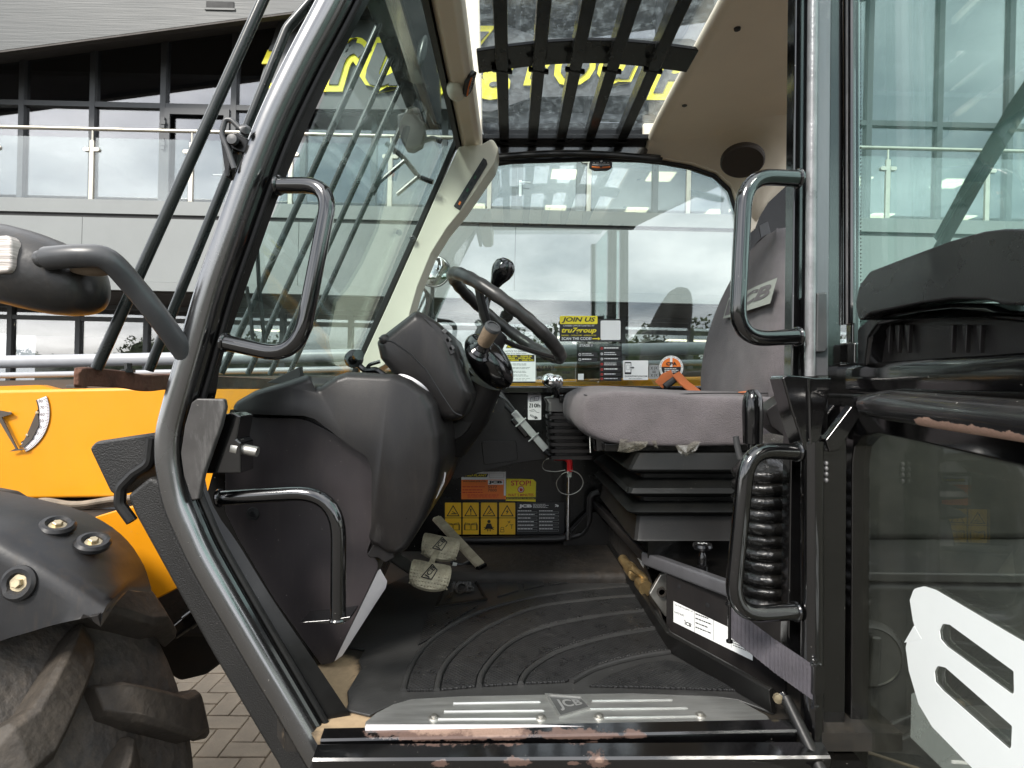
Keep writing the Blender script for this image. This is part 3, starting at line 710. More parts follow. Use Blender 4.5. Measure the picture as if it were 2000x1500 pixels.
r1 = [(853, 1351), (864, 1309), (900, 1267), (960, 1224), (1050, 1188), (1150, 1174), (1200, 1169), (1244, 1166)]
r2 = [(936, 1343), (945, 1312), (990, 1262), (1050, 1232), (1130, 1213), (1200, 1202), (1262, 1195)]
r3 = [(1017, 1338), (1032, 1312), (1080, 1280), (1140, 1259), (1200, 1244), (1285, 1230)]
r4 = [(1116, 1334), (1155, 1312), (1200, 1297), (1250, 1285), (1308, 1276)]
r5 = [(1150, 1342), (1190, 1320), (1240, 1305), (1290, 1296), (1330, 1300), (1440, 1350)]
def gp(r, n=9): return resamp(smooth_path([G(a, b, ZM) for a, b in r], 5), n)
def pad(a, b, sh=.055):
    A, B = gp(a, 16), gp(b, 16); g = MB()
    A2 = [p.lerp(q, sh * 1.8) for p, q in zip(A, B)]; B2 = [q.lerp(p, sh * 1.8) for p, q in zip(A, B)]
    ring = A2 + B2[::-1]
    c = [p + V((0, 0, .0045)) for p in ring]
    g.prism(ring, (0, 0, .0042), pad_m, pts2=c); return g.build('grip_pad', mt, bevel=.0012)
for a, b in ((r0, r1), (r1, r2), (r2, r3), (r3, r4)): pad(a, b)
g = MB(); ring = [G(a, b, ZM) for a, b in ((1150, 1343), (1200, 1318), (1262, 1297), (1300, 1292), (1340, 1300), (1445, 1352), (1400, 1350), (1280, 1346))]; g.prism(ring, (0, 0, .0042), pad_m); g.build('grip_pad', mt, bevel=.0012)
g = MB(); ring = [G(a, b, ZM) for a, b in ((816, 1262), (836, 1200), (935, 1184), (880, 1216), (838, 1250))]; g.prism(ring, (0, 0, .0042), pad_m); g.build('grip_pad', mt, bevel=.0012)
for rr_ in (r0, r1, r2, r3, r4):                                     # raised ridges between the pads
    p = gp(rr_, 26); g = MB(); g.tube([q + V((0, 0, .002)) for q in p], .0058, mat_m, 10); g.build('ridge', mt)
xs = ((966, 1086, 966, 1172), (1008, 1088, 1018, 1158), (1058, 1087, 1068, 1148), (1108, 1086, 1122, 1141), (1150, 1085, 1170, 1138))
for i in range(4):
    a, b = xs[i], xs[i + 1]
    ring = [G(a[0] + 5, a[1] + 2, ZM), G(b[0] - 4, b[1] + 2, ZM), G(b[2] - 5, b[3] - 3, ZM), G(a[2] + 5, a[3] - 4, ZM)]
    g = MB(); g.prism(ring, (0, 0, .004), mat_m); g.build('flat_pad', mt, bevel=.0015)
q = [G(a, b, ZM + .002) for a, b in ((878, 1128), (925, 1126), (952, 1172), (848, 1188))]
g = MB(); cen = sum(q, V()) / 4; inner = [cen + (p - cen) * .9 for p in q]
for i in range(4):
    j = (i + 1) % 4; g.prism([q[i], q[j], inner[j], inner[i]], (0, 0, .004), rubber)
pr = Print(0, quadmap(inner, V((0, 0, .001)))); vv, ff, ar = text_geo('JCB', .05)
for u0 in (0,):
    top = [pr.mp(.1 + .8 * b * 1.0, .88 - .78 * (1 - a), 3) if False else pr.mp(.12 + a * .76, .85 - b * .7, 3) for a, b in vv]
    g.add(top, ff, pad_m)
g.build('embossed_emblem', mt, flat=True)
# raised rim along the right edge of the mat
g = MB(); path = [G(a, b, ZM) for a, b in ((1191, 1080), (1312, 1274), (1512, 1392))]
g.sweep(path, [(-.006, 0), (.006, 0), (.012, .04), (.006, .043), (0, .042)], rubber, up=(0, 0, 1)); g.build('side_rim', mt, bevel=.002)

# --- far side of the cab: lower panel, window rail and the rolled edges above the floor
YW = 1.95
sp_ = node('far_side_panel', tel, (0, YW, 1.2))
g = MB(); g.bb((-.45, YW, .93), (1.0, YW + .05, 1.512), paint_dull); g.build('panel', sp_)
g = MB(); g.bb((-.42, YW - .03, 1.487), (1.0, YW + .02, 1.514), paint); g.build('window_ledge', sp_, bevel=.006)
tb('rolled_edge', Q([(850, 1056), (1090, 1053), (1138, 1044), (1152, 1015), (1153, 968), (1170, 962)], 1.91), .0125, plastic, sp_, fr=.05)
g = MB(); g.sweep(Q([(840, 1072), (1192, 1074)], 1.925), rect(.014, .02), plastic, up=(0, -1, 0)); g.build('rolled_edge', sp_)
pl('corner_gusset', [(1100, 1050), (1150, 1000), (1166, 1000), (1192, 1030), (1196, 1078), (1100, 1078)], 1.90, .03, plastic, sp_, bevel=.004)
pl('corner_web', [(1115, 1040), (1146, 1003), (1146, 1030), (1135, 1042)], 1.897, .004, paint_dull, sp_, bevel=.001)
# --- far side window
sw = node('side_window', tel, (0, 1.96, 1.52))
wo = [(700, 752), (760, 640), (800, 560), (872, 430), (930, 352), (958, 322), (1000, 316), (1160, 311), (1250, 313), (1300, 318), (1350, 327), (1396, 344), (1425, 372), (1438, 415), (1470, 600), (1490, 752)]
g = MB(); g.prism(Q(wo, 1.962), (0, .005, 0), glass_cab); g.build('pane', sw)
g = MB(); g.tube(Q(wo[1:], 1.955), .0068, rubber, 10, fr=.03); g.build('gasket', sw)
# frame around and above it
g = MB(); fr_ = [(958, 318), (1000, 312), (1160, 307), (1250, 309), (1300, 314), (1350, 323), (1400, 340), (1430, 368), (1444, 415), (1478, 600), (1495, 752), (1560, 752), (1560, 240), (940, 240)]
g.prism(Q(fr_, 1.957), (0, .04, 0), paint_dull); g.build('window_surround', sw)
# rear quarter window beyond the seat
qw = node('quarter_window', tel, P(1600, 600, 2.0))
g = MB(); g.prism(Q([(1522, 372), (1660, 330), (1660, 760), (1522, 760)], 1.99), (0, .005, 0), glass_cab); g.build('pane', qw)
g = MB(); g.tube(Q([(1552, 336), (1526, 378), (1514, 440), (1518, 560), (1526, 760)], 1.975), .010, rubber, 10, fr=.04); g.build('gasket', qw)
pl('rear_pillar', [(1488, 386), (1530, 345), (1522, 380), (1508, 440), (1514, 780), (1475, 780), (1478, 470)], 1.965, .05, paint, tel, bevel=.006)
pl('pillar_insert', [(1482, 440), (1500, 432), (1514, 490), (1516, 520), (1496, 520)], 1.955, .01, arm_m, tel, bevel=.002)

# --- roof: front rail, lattice of bars, glass, headliner
ZR = 2.33
add_patches(cream, [], (0, 0, 0), .5) if False else None
rg = node('roof_guard', tel, (.15, 1.5, ZR))
X5 = (-.0252, .067, .159, .252, .356)
for X in X5:
    g = MB(); g.bb((X - .0155, .92, ZR - .022), (X + .0155, 1.93, ZR + .022), paint_dull); g.build('bar', rg, bevel=.003)
    for Yc in (1.487, 1.925):
        g = MB(); g.prism([(X - .026, Yc - .012, ZR - .024), (X + .026, Yc + .002, ZR - .024), (X + .026, Yc + .012, ZR - .024), (X - .026, Yc - .002, ZR - .024)], (0, 0, .012), paint_dull); g.build('weld', rg, bevel=.003)
g = MB(); arc = []
for k in range(13):
    t = k / 12; X = -.085 + .55 * t; z = ZR - .008 + .026 * math.sin(math.pi * t)
    arc.append([V((X, 1.405, z - .009)), V((X, 1.405, z)), V((X, 1.505, z)), V((X, 1.505, z - .009))])
g.loft(arc, paint_dull); g.build('cross_strap', rg, bevel=.002)
g = MB(); g.bb((-.12, 1.895, ZR - .022), (.5, 1.95, ZR - .004), paint_dull); g.build('end_strap', rg, bevel=.004)
g = MB(); g.bb((-.16, .6, ZR + .035), (.50, 1.96, ZR + .041), glass_roof); g.build('roof_window', tel)
g = MB()
arc = [[V((-.13 + .62 * k / 10, yy, 2.262 + .02 * math.sin(math.pi * k / 10) + zz)) for yy, zz in ((1.93, 0), (1.93, .05), (1.99, .07), (1.99, 0))] for k in range(11)]
g.loft(arc, paint); g.build('roof_header', tel, bevel=.006)
g = MB(); g.tube([V((-.13 + .62 * k / 10, 1.925, 2.252 + .02 * math.sin(math.pi * k / 10))) for k in range(11)], .009, rubber, 10); g.build('header_seal', tel)
# front rail of the roof (cream) with the tilt gauge on it
fr2 = node('roof_front_rail', tel, (-.13, 1.5, 2.3))
sec = [(-.165, 2.335), (-.160, 2.275), (-.146, 2.258), (-.112, 2.258), (-.100, 2.272), (-.098, 2.335)]
g = MB(); g.loft([[V((x, y, z)) for x, z in sec] for y in (.75, 1.2, 1.6, 1.90)], cream); g.build('trim', fr2, bevel=.005)
g = MB(); g.bb((-.176, .75, 2.262), (-.162, 1.9, 2.345), rubber); g.build('glass_seal', fr2)
c0 = V((-.128, 1.475, 2.27))
def tilt_gauge(par, c, u, v, n_, w, h):
    """inclinometer: black lozenge body, printed scale, orange curved tube"""
    d = node('tilt_gauge', par, c)
    def mp(x, y, l): return c + u * x + v * y + n_ * (.008 + l * .0006)
    ol = fillet([V((-w, -h * .5, 0)), V((-w, h * .55, 0)), V((-w * .75, h, 0)), V((w * .75, h, 0)), V((w, h * .55, 0)), V((w, -h * .5, 0)), V((w * .55, -h, 0)), V((-w * .55, -h, 0))], w * .15, 3, True)
    g = MB(); g.prism([mp(p.x, p.y, 0) for p in ol], -n_ * .012, K); g.build('body', d, bevel=.0015)
    pr = Print(0, mp)
    for k in range(-4, 5):
        a = k / 4 * .7; pr.line(w * a, h * (.05 - .12 * a * a), w * a, h * (.28 - .12 * a * a), w * .05, W, 1)
    for k in range(-8, 8):
        a, b = k / 8 * .7, (k + 1) / 8 * .7; pr.line(w * a, h * (.06 - .1 + .12 * a * a * 1.5), w * b, h * (.06 - .1 + .12 * b * b * 1.5), h * .06, W, 1)
    for i, tx in enumerate(('20', '10', '10', '20')):
        x = (-.62, -.3, .3, .62)[i] * w; pr.mb.add([mp(x - w * .09 + a * w * .18, h * .34 + b * h * .22, 1) for a, b in text_geo(tx)[0]], text_geo(tx)[1], W)
    pr.line(-w * .05, h * .62, w * .12, h * .86, w * .14, W, 1)
    pr.build('scale_print', d)
    g = MB(); pts = [mp(w * a, h * (-.52 + .22 * a * a), 0) for a in [x / 6 * .8 for x in range(-6, 7)]]; g.tube(pts, h * .17, OR, 8); g.tube([mp(-.004, -h * .5, 4), mp(.004, -h * .5, 4)], h * .1, K, 8); g.build('tube_level', d)
g = MB(); g.ell(c0 + V((-.012, -.0, -.012)), (.024, .034, .026), cream_pale); g.build('gauge_pod', fr2)
tilt_gauge(tel, V((-.108, 1.455, 2.262)), V((.25, -.93, .28)).normalized(), V((.55, .38, .74)).normalized(), V((.78, -.35, -.52)).normalized(), .036, .018)
tilt_gauge(tel, P(1173, 324, 1.945), V((1, 0, 0)), V((0, 0, 1)), V((0, -1, 0)), .0375, .0165)
# headliner
hl = node('headliner', tel, (.8, 1.5, ZR))
rings = []
for y, z, xo in ((.90, 2.318, .0), (1.2, 2.318, .0), (1.6, 2.316, .0), (1.80, 2.312, .0), (1.90, 2.304, .0), (1.955, 2.275, .0)):
    rings.append([V((.462 + xo, y, z + .05)), V((.444 + xo, y, z + .03)), V((.438 + xo, y, z + .008)), V((.447 + xo, y, z - .003)), V((.468 + xo, y, z - .008)), V((.53 + (y - .9) * .14, y, z - .010)), V((.585 + (y - .9) * .34, y, z - .012)), V((.585 + (y - .9) * .34, y, z + .05))])
g = MB(); g.loft(rings, cream); g.build('panel', hl, sub=0, angle=60)
cp = [(1256, 282), (1262, 306), (1300, 310), (1350, 319), (1400, 336), (1430, 364), (1444, 410), (1449, 470), (1476, 446), (1492, 402), (1512, 372), (1560, 326), (1600, 300), (1600, 240), (1256, 240)]
g = MB(); g.prism(Q(cp, 1.935), (0, .02, 0), cream); g.build('corner_trim', hl, bevel=.006, seg=3)
low_c = [(1262, 304), (1300, 308), (1350, 317), (1400, 334), (1430, 362), (1446, 400), (1476, 436), (1500, 396), (1560, 340)]
rows = []
for a, b in low_c:
    p = P(a, b, 1.936); q = V((min(p.x + .02 + max(0, (a - 1400)) * .0006, .93), 1.70, 2.307)); mid = p.lerp(q, .5) + V((0, .022, .030)); rows.append([q + V((0, 0, .012)), q, q.lerp(mid, .5) + V((0, .004, .008)), mid, mid.lerp(p, .6) + V((0, .008, .004)), p, p + V((0, .012, 0))])
g = MB(); g.loft(rows, cream, cap=False, closed=False); g.build('corner_cove', hl, angle=80)
pc = P(1450, 316, 1.795); nn = V((-.2, -.42, -.885)).normalized()
g = MB(); g.lathe(pc - nn * .012, nn, [(.0001, 0), (.064, 0), (.064, .012), (.060, .017), (.055, .0165), (.0001, .0145)], mat('brown speaker mesh', (.030, .021, .015), .6, bump=.8, bscale=600, bdist=.001), 36); g.build('speaker', hl)
for a, b in ((1440, 56), (1337, 205), (1276, 292)):
    Yp = (2.308 - H) * F / (750 - b); g = MB(); g.lathe(P(a, b, Yp) + V((0, 0, .003)), (0, 0, -1), [(.0001, 0), (.008, 0), (.007, .006), (.0001, .006)], K, 12); g.build('trim_plug', hl)

# --- windscreen, its gasket, far pillar trim
wl, wu = V((-.555, 0, 1.43)), V((-.172, 0, 2.32))
ws = node('windscreen', tel, (-.37, 1.4, 1.9))
g = MB(); n_ = V((-.914, 0, .405)) * .005; q = [wl + V((0, .985, 0)), wu + V((0, .985, 0)), wu + V((0, 1.9, 0)), wl + V((0, 1.9, 0))]; g.prism(q, n_, glass_screen); g.build('pane', ws)
fg = [(862, -60), (870, 0), (882, 150), (891, 276), (852, 368), (800, 486), (750, 598), (712, 684), (690, 735)]
g = MB(); g.sweep(fillet(Q(fg, 1.86), .02, 4), rect(.009, .012), rubber); g.build('gasket', ws)
trim = node('far_pillar_trim', tel, P(820, 500, 1.86))
pt = [(896, 286), (940, 282), (962, 270), (974, 290), (966, 318), (908, 402), (872, 446), (842, 494), (815, 560), (800, 612), (796, 650), (752, 712), (700, 742), (706, 706), (755, 600), (805, 488), (856, 372)]
g = MB(); g.prism(fillet(Q(pt, 1.80), .012, 3, True), (0, .11, 0), cream_pale); g.build('moulding', trim, bevel=.012, seg=4)
ms = [(886, 402), (944, 308), (950, 312), (952, 320), (898, 410)]
g = MB(); g.prism(Q(ms, 1.796), (0, .01, 0), K); g.build('load_monitor', trim, bevel=.001)
led = [mat('monitor green lamp', (.02, .10, .05), .3), OR, mat('monitor dim window', (.03, .034, .036), .2)]
for k in range(7):
    t = (k + .5) / 7; a = V((893 + (946 - 893) * t, 402 - (402 - 313) * t, 0)); m_ = led[1] if k == 0 else (led[0] if k in (2, 4) else led[2])
    pl('monitor_lamp', [(a.x - 2, a.y + 3), (a.x + 1, a.y - 3), (a.x + 4, a.y - 1), (a.x + 1, a.y + 5)], 1.794, .002, m_, trim, bevel=0)
g = MB(); g.lathe(P(806, 466, 1.79), (0, -1, 0), [(.0001, 0), (.009, 0), (.009, .006), (.004, .008), (.0001, .005)], arm_m, 14); g.build('hinge_screw', trim)
pl('pillar_upper_trim', [(893, 284), (888, 150), (880, -40), (935, -40), (940, 150), (942, 284), (925, 300)], 1.885, .03, cream, trim, bevel=.006)

# --- windscreen guard: bent rods between a top plate and a rusty foot bar
wg = node('windscreen_guard', tel, (-.5, 1.35, 1.95))
lo_, hi_ = V((-.665, 0, 1.545)), V((-.295, 0, 2.365))
for k in range(7):
    Y = .943 + .135 * k
    if k == 1: pts = [lo_, V((-.412, 0, 2.17)), V((-.30, 0, 2.30))]
    else: pts = [lo_, hi_]
    g = MB(); g.tube([p + V((0, Y, 0)) for p in pts], .0088 if k < 2 else .0075, rod_m, 12, fr=.05); g.build('rod', wg)
g = MB(); g.prism([(-.315, .9, 2.34), (-.275, .9, 2.35), (-.265, .9, 2.43), (-.305, .9, 2.42)], (0, .98, 0), paint_dull); g.build('top_plate', wg, bevel=.003)
foot = [(-.05, .0), (0, .004), (.06, .012)]
g = MB(); fp = [V((-.655, .885, 1.528)), V((-.672, .93, 1.532)), V((-.672, 1.02, 1.528)), V((-.664, 1.07, 1.522)), V((-.67, 1.2, 1.525)), V((-.665, 1.75, 1.52))]
g.sweep(smooth_path(fp, 5), [(-.005, -.014), (.005, -.014), (.006, .012), (-.004, .014)], rust, up=(0, 0, 1), scale=[.7, .9] + [1.1] * 24); g.build('foot_bar', wg, bevel=.002)
g = MB(); g.lathe(V((-.668, 1.025, 1.54)), (0, 0, 1), [(.0001, 0), (.011, 0), (.011, .006), (.006, .006), (.006, .016), (.0001, .016)], rod_m, 6); g.build('bolt', wg)
g = MB(); g.tube(Q([(755, 280), (790, 310), (818, 346), (846, 356)], 1.76), .0075, paint_dull, 8, fr=.02); g.tube(Q([(792, 312), (740, 356), (728, 380)], 1.76), .0065, paint_dull, 8, fr=.02); g.tube(Q([(815, 346), (775, 380)], 1.76), .0065, paint_dull, 8); g.build('mirror_stay', wg)
# dark lamp bracket and small mirror beyond the windscreen
pl('lamp_bracket', [(690, -30), (836, -30), (846, 60), (858, 150), (862, 246), (846, 238), (816, 176), (788, 110), (760, 62)], 1.80, .03, paint_dull, tel, bevel=.004)
g = MB(); g.ell(P(826, 110, 1.82), (.02, .03, .075), rod_m, Matrix.Rotation(R(12), 3, 'Y')); g.build('work_lamp', tel)
hm = node('front_mirror', tel, P(800, 255, 1.72))
g = MB()
prof = [(775, 222), (790, 218), (810, 222), (826, 236), (831, 258), (824, 282), (806, 292), (793, 290), (783, 272), (776, 240)]
g.prism(fillet(Q(prof, 1.70), .008, 3, True), (0, .035, 0), plastic); g.build('housing', hm, bevel=.010, seg=3)
g = MB(); g.tube(Q([(815, 246), (822, 216), (812, 196)], 1.72), .006, arm_m, 8, fr=.01); g.lathe(P(818, 212, 1.70), (0, -1, 0), [(.0001, 0), (.017, 0), (.017, .01), (.007, .012), (.0001, .012)], arm_m, 14); g.tube(Q([(822, 276), (845, 270), (862, 276)], 1.72), .008, arm_m, 8, fr=.01); g.build('clamp', hm)
# wiper hinge clamp on the outside of the post
wc = node('window_stay', tel, P(455, 270, .93))
tb('hose', Q([(470, 252), (452, 234), (440, 234), (432, 262), (445, 290), (458, 330)], .925), .0042, arm_m, wc, fr=.02)
pl('stay_bracket', [(428, 262), (462, 258), (486, 272), (478, 300), (455, 292), (446, 346), (440, 346)], .93, .02, paint_dull, wc, bevel=.004)
g = MB(); g.lathe(P(457, 275, .925), (0, -1, 0), [(.0001, 0), (.008, 0), (.008, .008), (.0001, .009)], arm_m, 12); g.build('pivot_bolt', wc)
g = MB(); g.lathe(P(478, 258, .925), (.6, -1, .3), [(.0001, 0), (.007, 0), (.009, .008), (.0001, .014)], arm_m, 8); g.build('wing_nut', wc)
wp_ = node('windscreen_wiper', tel, P(512, 600, 1.25))
tb('arm', Q([(520, 688), (514, 640), (506, 560), (502, 478)], 1.24), .0045, paint_dull, wp_, seg=8, fr=.05)
tb('blade', Q([(482, 560), (490, 620), (496, 690)], 1.23), .004, rubber, wp_, seg=8, fr=.05)
g = MB(); g.lathe(P(520, 692, 1.24), (0, -1, .3), [(.0001, 0), (.012, 0), (.010, .014), (.0001, .016)], paint_dull, 12); g.build('pivot', wp_)

g = MB(); g.bb((-.21, .93, 2.30), (.62, .985, 2.40), paint_dull); g.bb((-.18, .985, 2.31), (.62, 1.06, 2.39), cream); g.build('roof_side_rail', tel, bevel=.012, seg=3)
# --- grab handles
HR = .0128
def handle(pts, fr, Ys=None, label=None, r=HR):
    h = node('grab_handle', tel, pts[len(pts) // 2], label)
    g = MB(); g.tube(pts, r, paint, 18, fr=fr, fn=10); g.build('tube', h)
    for a, b in ((pts[0], pts[1]), (pts[-1], pts[-2])):
        d = (b - a).normalized(); g = MB(); g.torus(a + d * .004, d, r, .0035, paint, 20, 8); g.build('weld_bead', h)
handle([P(540, 362, .95), P(648, 362, .925), P(582, 700, .92), P(436, 668, .95)], .062)
handle([P(1562, 349, .955), P(1455, 344, .93), P(1438, 664, .93), P(1562, 657, .955)], .056)
handle([P(1560, 883, .955), P(1460, 878, .93), P(1428, 1202, .93), P(1558, 1194, .955)], .060, r=.0132)
handle([P(425, 973, 1.0), P(662, 958, .985), P(660, 1214, .985)], .075, r=.0128)
pl('handle_foot', [(585, 1216), (640, 1219), (682, 1212), (685, 1204), (640, 1211), (600, 1214)], .975, .05, paint, tel, bevel=.002)
# ------------------------------------------------------------------ dashboard side
db = node('dashboard', tel, P(640, 950, 1.3))
do = [(455, 797), (466, 783), (500, 763), (560, 745), (604, 731), (612, 737), (617, 752), (626, 755), (640, 746), (662, 732), (682, 726), (772, 731), (800, 742), (832, 766), (848, 792), (860, 850), (862, 900), (854, 952), (830, 1012), (796, 1070), (780, 1080), (762, 1080), (745, 1068), (727, 1062), (735, 1040), (743, 930), (738, 896), (722, 876), (690, 852), (610, 806), (590, 801), (478, 802)]
ring0 = fillet(Q(do, 1.13), .012, 3, True)
cen = P(690, 880, 1.13)
def inset(r, k, dy): return [p + (cen - p) * 0 + V((0, dy, 0)) + (V((cen.x - p.x, 0, cen.z - p.z)).normalized() * k) for p in r]
g = MB(); g.loft([inset(ring0, .016, -.022), inset(ring0, .006, -.017), inset(ring0, .0, -.004), inset(ring0, 0, .1), inset(ring0, .0, .58)], plastic); g.build('moulding', db, angle=50)
# conical bulge carrying the cup holder
g = MB(); a, b = P(806, 754, 1.19), P(752, 838, 1.15)
g.tube([b, b.lerp(a, .35), b.lerp(a, .7), a], .03, plastic, 22, rr=[.006, .024, .032, .036]); g.build('cup_holder', db, angle=60)
ax = (a - b).normalized(); g = MB(); g.torus(a, ax, .034, .0042, silver_sheet, 36, 10); g.build('cup_holder_ring', db)
g = MB(); g.lathe(a + ax * .001, ax, [(.0001, 0), (.031, 0), (.0001, .0005)], K, 24); g.build('cup_well', db)
sp2 = [(440, 838), (446, 822), (482, 815), (586, 817), (604, 822), (690, 866), (718, 886), (730, 905), (733, 940), (724, 1060), (716, 1082), (730, 1086), (738, 1098), (738, 1112), (652, 1294), (628, 1300), (535, 1170), (464, 1050), (440, 1000)]
g = MB(); g.prism(fillet(Q(sp2, 1.146), .008, 3, True), (0, .06, 0), mat('purplish black panel', (.034, .029, .031), .34, var=.2, scale=4, bump=.15, bscale=520, bdist=.0006, smear=.04, specks=.25, spec=.4, rvar=.3)); g.build('lower_panel', db, bevel=.005, seg=3)
g = MB(); g.tube(fillet(Q([(470, 803), (588, 803), (610, 808), (690, 856), (722, 880), (739, 900), (744, 930), (736, 1040), (729, 1062)], 1.122), .012, 4), .0035, K, 8); g.build('dark_groove_line', db)  # black tube paints in the dark groove between moulding and lower panel
g = MB(); g.prism(Q([(450, 800), (600, 800), (736, 880), (730, 1070), (722, 1110), (640, 1296), (520, 1310), (400, 980)], 1.155), (0, .5, 0), paint_dull); g.build('inner_bulkhead', db)
g = MB(); g.lathe(P(494, 1004, 1.128), (0, -1, 0), [(.0001, 0), (.013, 0), (.012, .003), (.006, .004), (.006, .001), (.0001, .001)], K, 18); g.build('trim_plug', db)
g = MB(); q = [P(738, 1114, 1.132), P(752, 1138, 1.15), P(749, 1152, 1.152), P(692, 1238, 1.152), P(664, 1284, 1.15), P(653, 1292, 1.132)]; g.prism(q, (.004, .004, .002), silver_sheet); g.build('edge_sheet', db, bevel=.001)
pl('hinge_lug', [(730, 1062), (752, 1058), (768, 1074), (770, 1090), (752, 1100), (738, 1090), (722, 1090), (716, 1084)], 1.122, .03, plastic, db, bevel=.003)
g = MB(); g.tube(Q([(864, 922), (858, 944), (846, 966), (834, 984), (838, 988), (852, 970), (866, 942), (869, 924)], 1.24), .0024, silver_sheet, 8, fr=.01, closed=True); g.build('air_vent_ring', db)
# windscreen de-mist strip + hand tool knob beyond the dash
kn = node('beacon_knob', tel, P(700, 700, 1.6))
g = MB(); g.lathe(P(690, 702, 1.55), (.5, -.8, .2), [(.0001, 0), (.024, 0), (.024, .012), (.010, .013), (.010, .034), (.014, .036), (.014, .05), (.0001, .05)], plastic_gl, 26); g.build('knurled_wheel', kn)
g = MB(); g.tube(Q([(700, 712), (712, 724), (735, 722), (760, 740)], 1.55), .008, plastic_gl, 8, fr=.02); g.tube(Q([(705, 735), (722, 712), (742, 706)], 1.55), .005, plastic_gl, 8, fr=.02); g.build('stalk', kn)
pl('screen_shroud', [(520, 748), (585, 716), (588, 750)], 1.22, .02, K, tel, bevel=.001)

# ------------------------------------------------------------------ steering column, pod, wheel
pod = node('instrument_pod', tel, P(830, 715, 1.3))
po = [(737, 668), (748, 656), (800, 616), (813, 606), (828, 612), (856, 630), (880, 652), (892, 684), (905, 728), (922, 770), (920, 784), (908, 812), (895, 821), (868, 822), (856, 812), (838, 786), (800, 754), (770, 732), (744, 700)]
r0_ = fillet(Q(po, 1.22), .01, 3, True); cen = P(835, 715, 1.22)
g = MB(); g.loft([inset(r0_, .024, -.03), inset(r0_, .010, -.025), inset(r0_, .002, -.01), inset(r0_, 0, .005), inset(r0_, 0, .26), inset(r0_, .012, .275)], plastic); g.build('shell', pod, angle=50)
g = MB(); g.tube(Q([(740, 660), (768, 668), (800, 690), (832, 722), (862, 770), (886, 806), (902, 812)], 1.19), .0016, K, 6, fr=.03); g.build('shell_seam', pod)
pl('display_face', [(826, 620), (850, 632), (876, 656), (888, 690), (880, 694), (868, 668), (846, 644)], 1.192, .012, K, pod, bevel=.002)
g = MB(); g.ell(P(752, 664, 1.2), (.012, .012, .012), plastic); g.build('end_cap', pod)
col = node('steering_column', tel, P(960, 740, 1.4))
rot = Matrix.Rotation(R(-38), 3, 'Y')
g = MB(); g.ell(P(955, 706, 1.36), (.042, .06, .075), plastic_gl, rot, 26, 16); g.build('cowl', col)
g = MB(); g.tube([P(945, 740, 1.42), P(915, 800, 1.45), P(880, 870, 1.5)], .05, plastic, 20, rr=[.05, .058, .045]); g.build('lower_shroud', col)
pl('shroud_side', [(888, 690), (950, 762), (952, 792), (905, 852), (880, 866), (866, 850), (862, 830), (905, 815), (924, 772)], 1.40, .12, plastic, col, bevel=.008, seg=3)
# stalk with tan grip
a, b = P(934, 690, 1.25), P(971, 624, 1.19); ax = (b - a).normalized(); L_ = (b - a).length
g = MB(); g.lathe(a, ax, [(.0001, -.006), (.026, -.004), (.026, .002), (.020, .006), (.023, .01), (.017, .016), (.019, .02), (.014, .027), (.013, .036), (.0001, .036)], plastic_gl, 24); g.build('stalk_boot', col)
g = MB(); g.lathe(a + ax * .03, ax, [(.0001, 0), (.0145, 0), (.0155, .004), (.0168, .03), (.0172, .042), (.0001, .042)], grip_m, 24); g.build('stalk_grip', col)
g = MB(); g.lathe(a + ax * .072, ax, [(.0001, 0), (.0172, 0), (.0175, .004), (.016, .008), (.0125, .0085), (.012, .006), (.0001, .006)], arm_m, 24); g.build('stalk_cap', col)
# wheel
stw = node('steering_wheel', tel, P(988, 617, 1.42))
wc_ = P(989, 619, 1.42); wn_ = V((.605, .07, .797)).normalized(); RW = .162
v_ = wn_.cross(V((0, 1, 0))).normalized(); u_ = v_.cross(wn_).normalized()
rim_m = mat('worn steering rim', (.022, .021, .020), .36, var=.3, scale=16, bump=.15, bscale=60, smear=.25, dcol=(.10, .09, .08))
g = MB(); pts = []; rr_ = []
for k in range(96):
    t = 2 * math.pi * k / 96; pts.append(wc_ + (u_ * math.cos(t) + v_ * math.sin(t)) * RW); rr_.append(.0150 + .0009 * math.sin(t * 24))
g.tube(pts, .015, rim_m, 14, closed=True, rr=rr_); g.build('rim', stw)
hubc = wc_ - wn_ * .055
g = MB(); g.lathe(hubc - wn_ * .03, wn_, [(.0001, 0), (.036, 0), (.040, .02), (.034, .045), (.0001, .048)], plastic, 24); g.build('hub', stw)
for t in (R(150), R(28), R(270)):
    d = u_ * math.cos(t) + v_ * math.sin(t); e = wn_.cross(d)
    g = MB(); rings = []
    for f_, w_, dz in ((.0, .019, 0), (.35, .016, .012), (.75, .013, .035), (1.0, .012, .052)):
        c = hubc + d * (RW * f_) + wn_ * dz; rings.append([c + e * w_ + wn_ * .004, c - e * w_ + wn_ * .004, c - e * w_ * .8 - wn_ * .006, c + e * w_ * .8 - wn_ * .006])
    g.loft(rings, arm_m if t == R(150) else plastic); g.build('spoke', stw, bevel=.003)
kb = P(962, 566, 1.50); ka = P(982, 528, 1.47) - kb; ka.normalize()
g = MB(); g.lathe(kb, ka, [(.0001, -.006), (.009, -.004), (.0105, .008), (.018, .030), (.026, .048), (.0285, .062), (.026, .076), (.017, .086), (.0001, .089)], plastic_gl, 28); g.build('shuttle_knob', col)
g = MB(); g.tube(smooth_path([kb + ka * .006, P(950, 590, 1.50), P(948, 630, 1.48), P(958, 690, 1.42)], 5), .010, plastic_gl, 12); g.build('shuttle_lever', col)
g = MB(); g.tube(smooth_path(Q([(884, 704), (893, 700), (902, 712), (898, 730)], 1.24), 5), .0035, K, 8); g.build('cable', col)
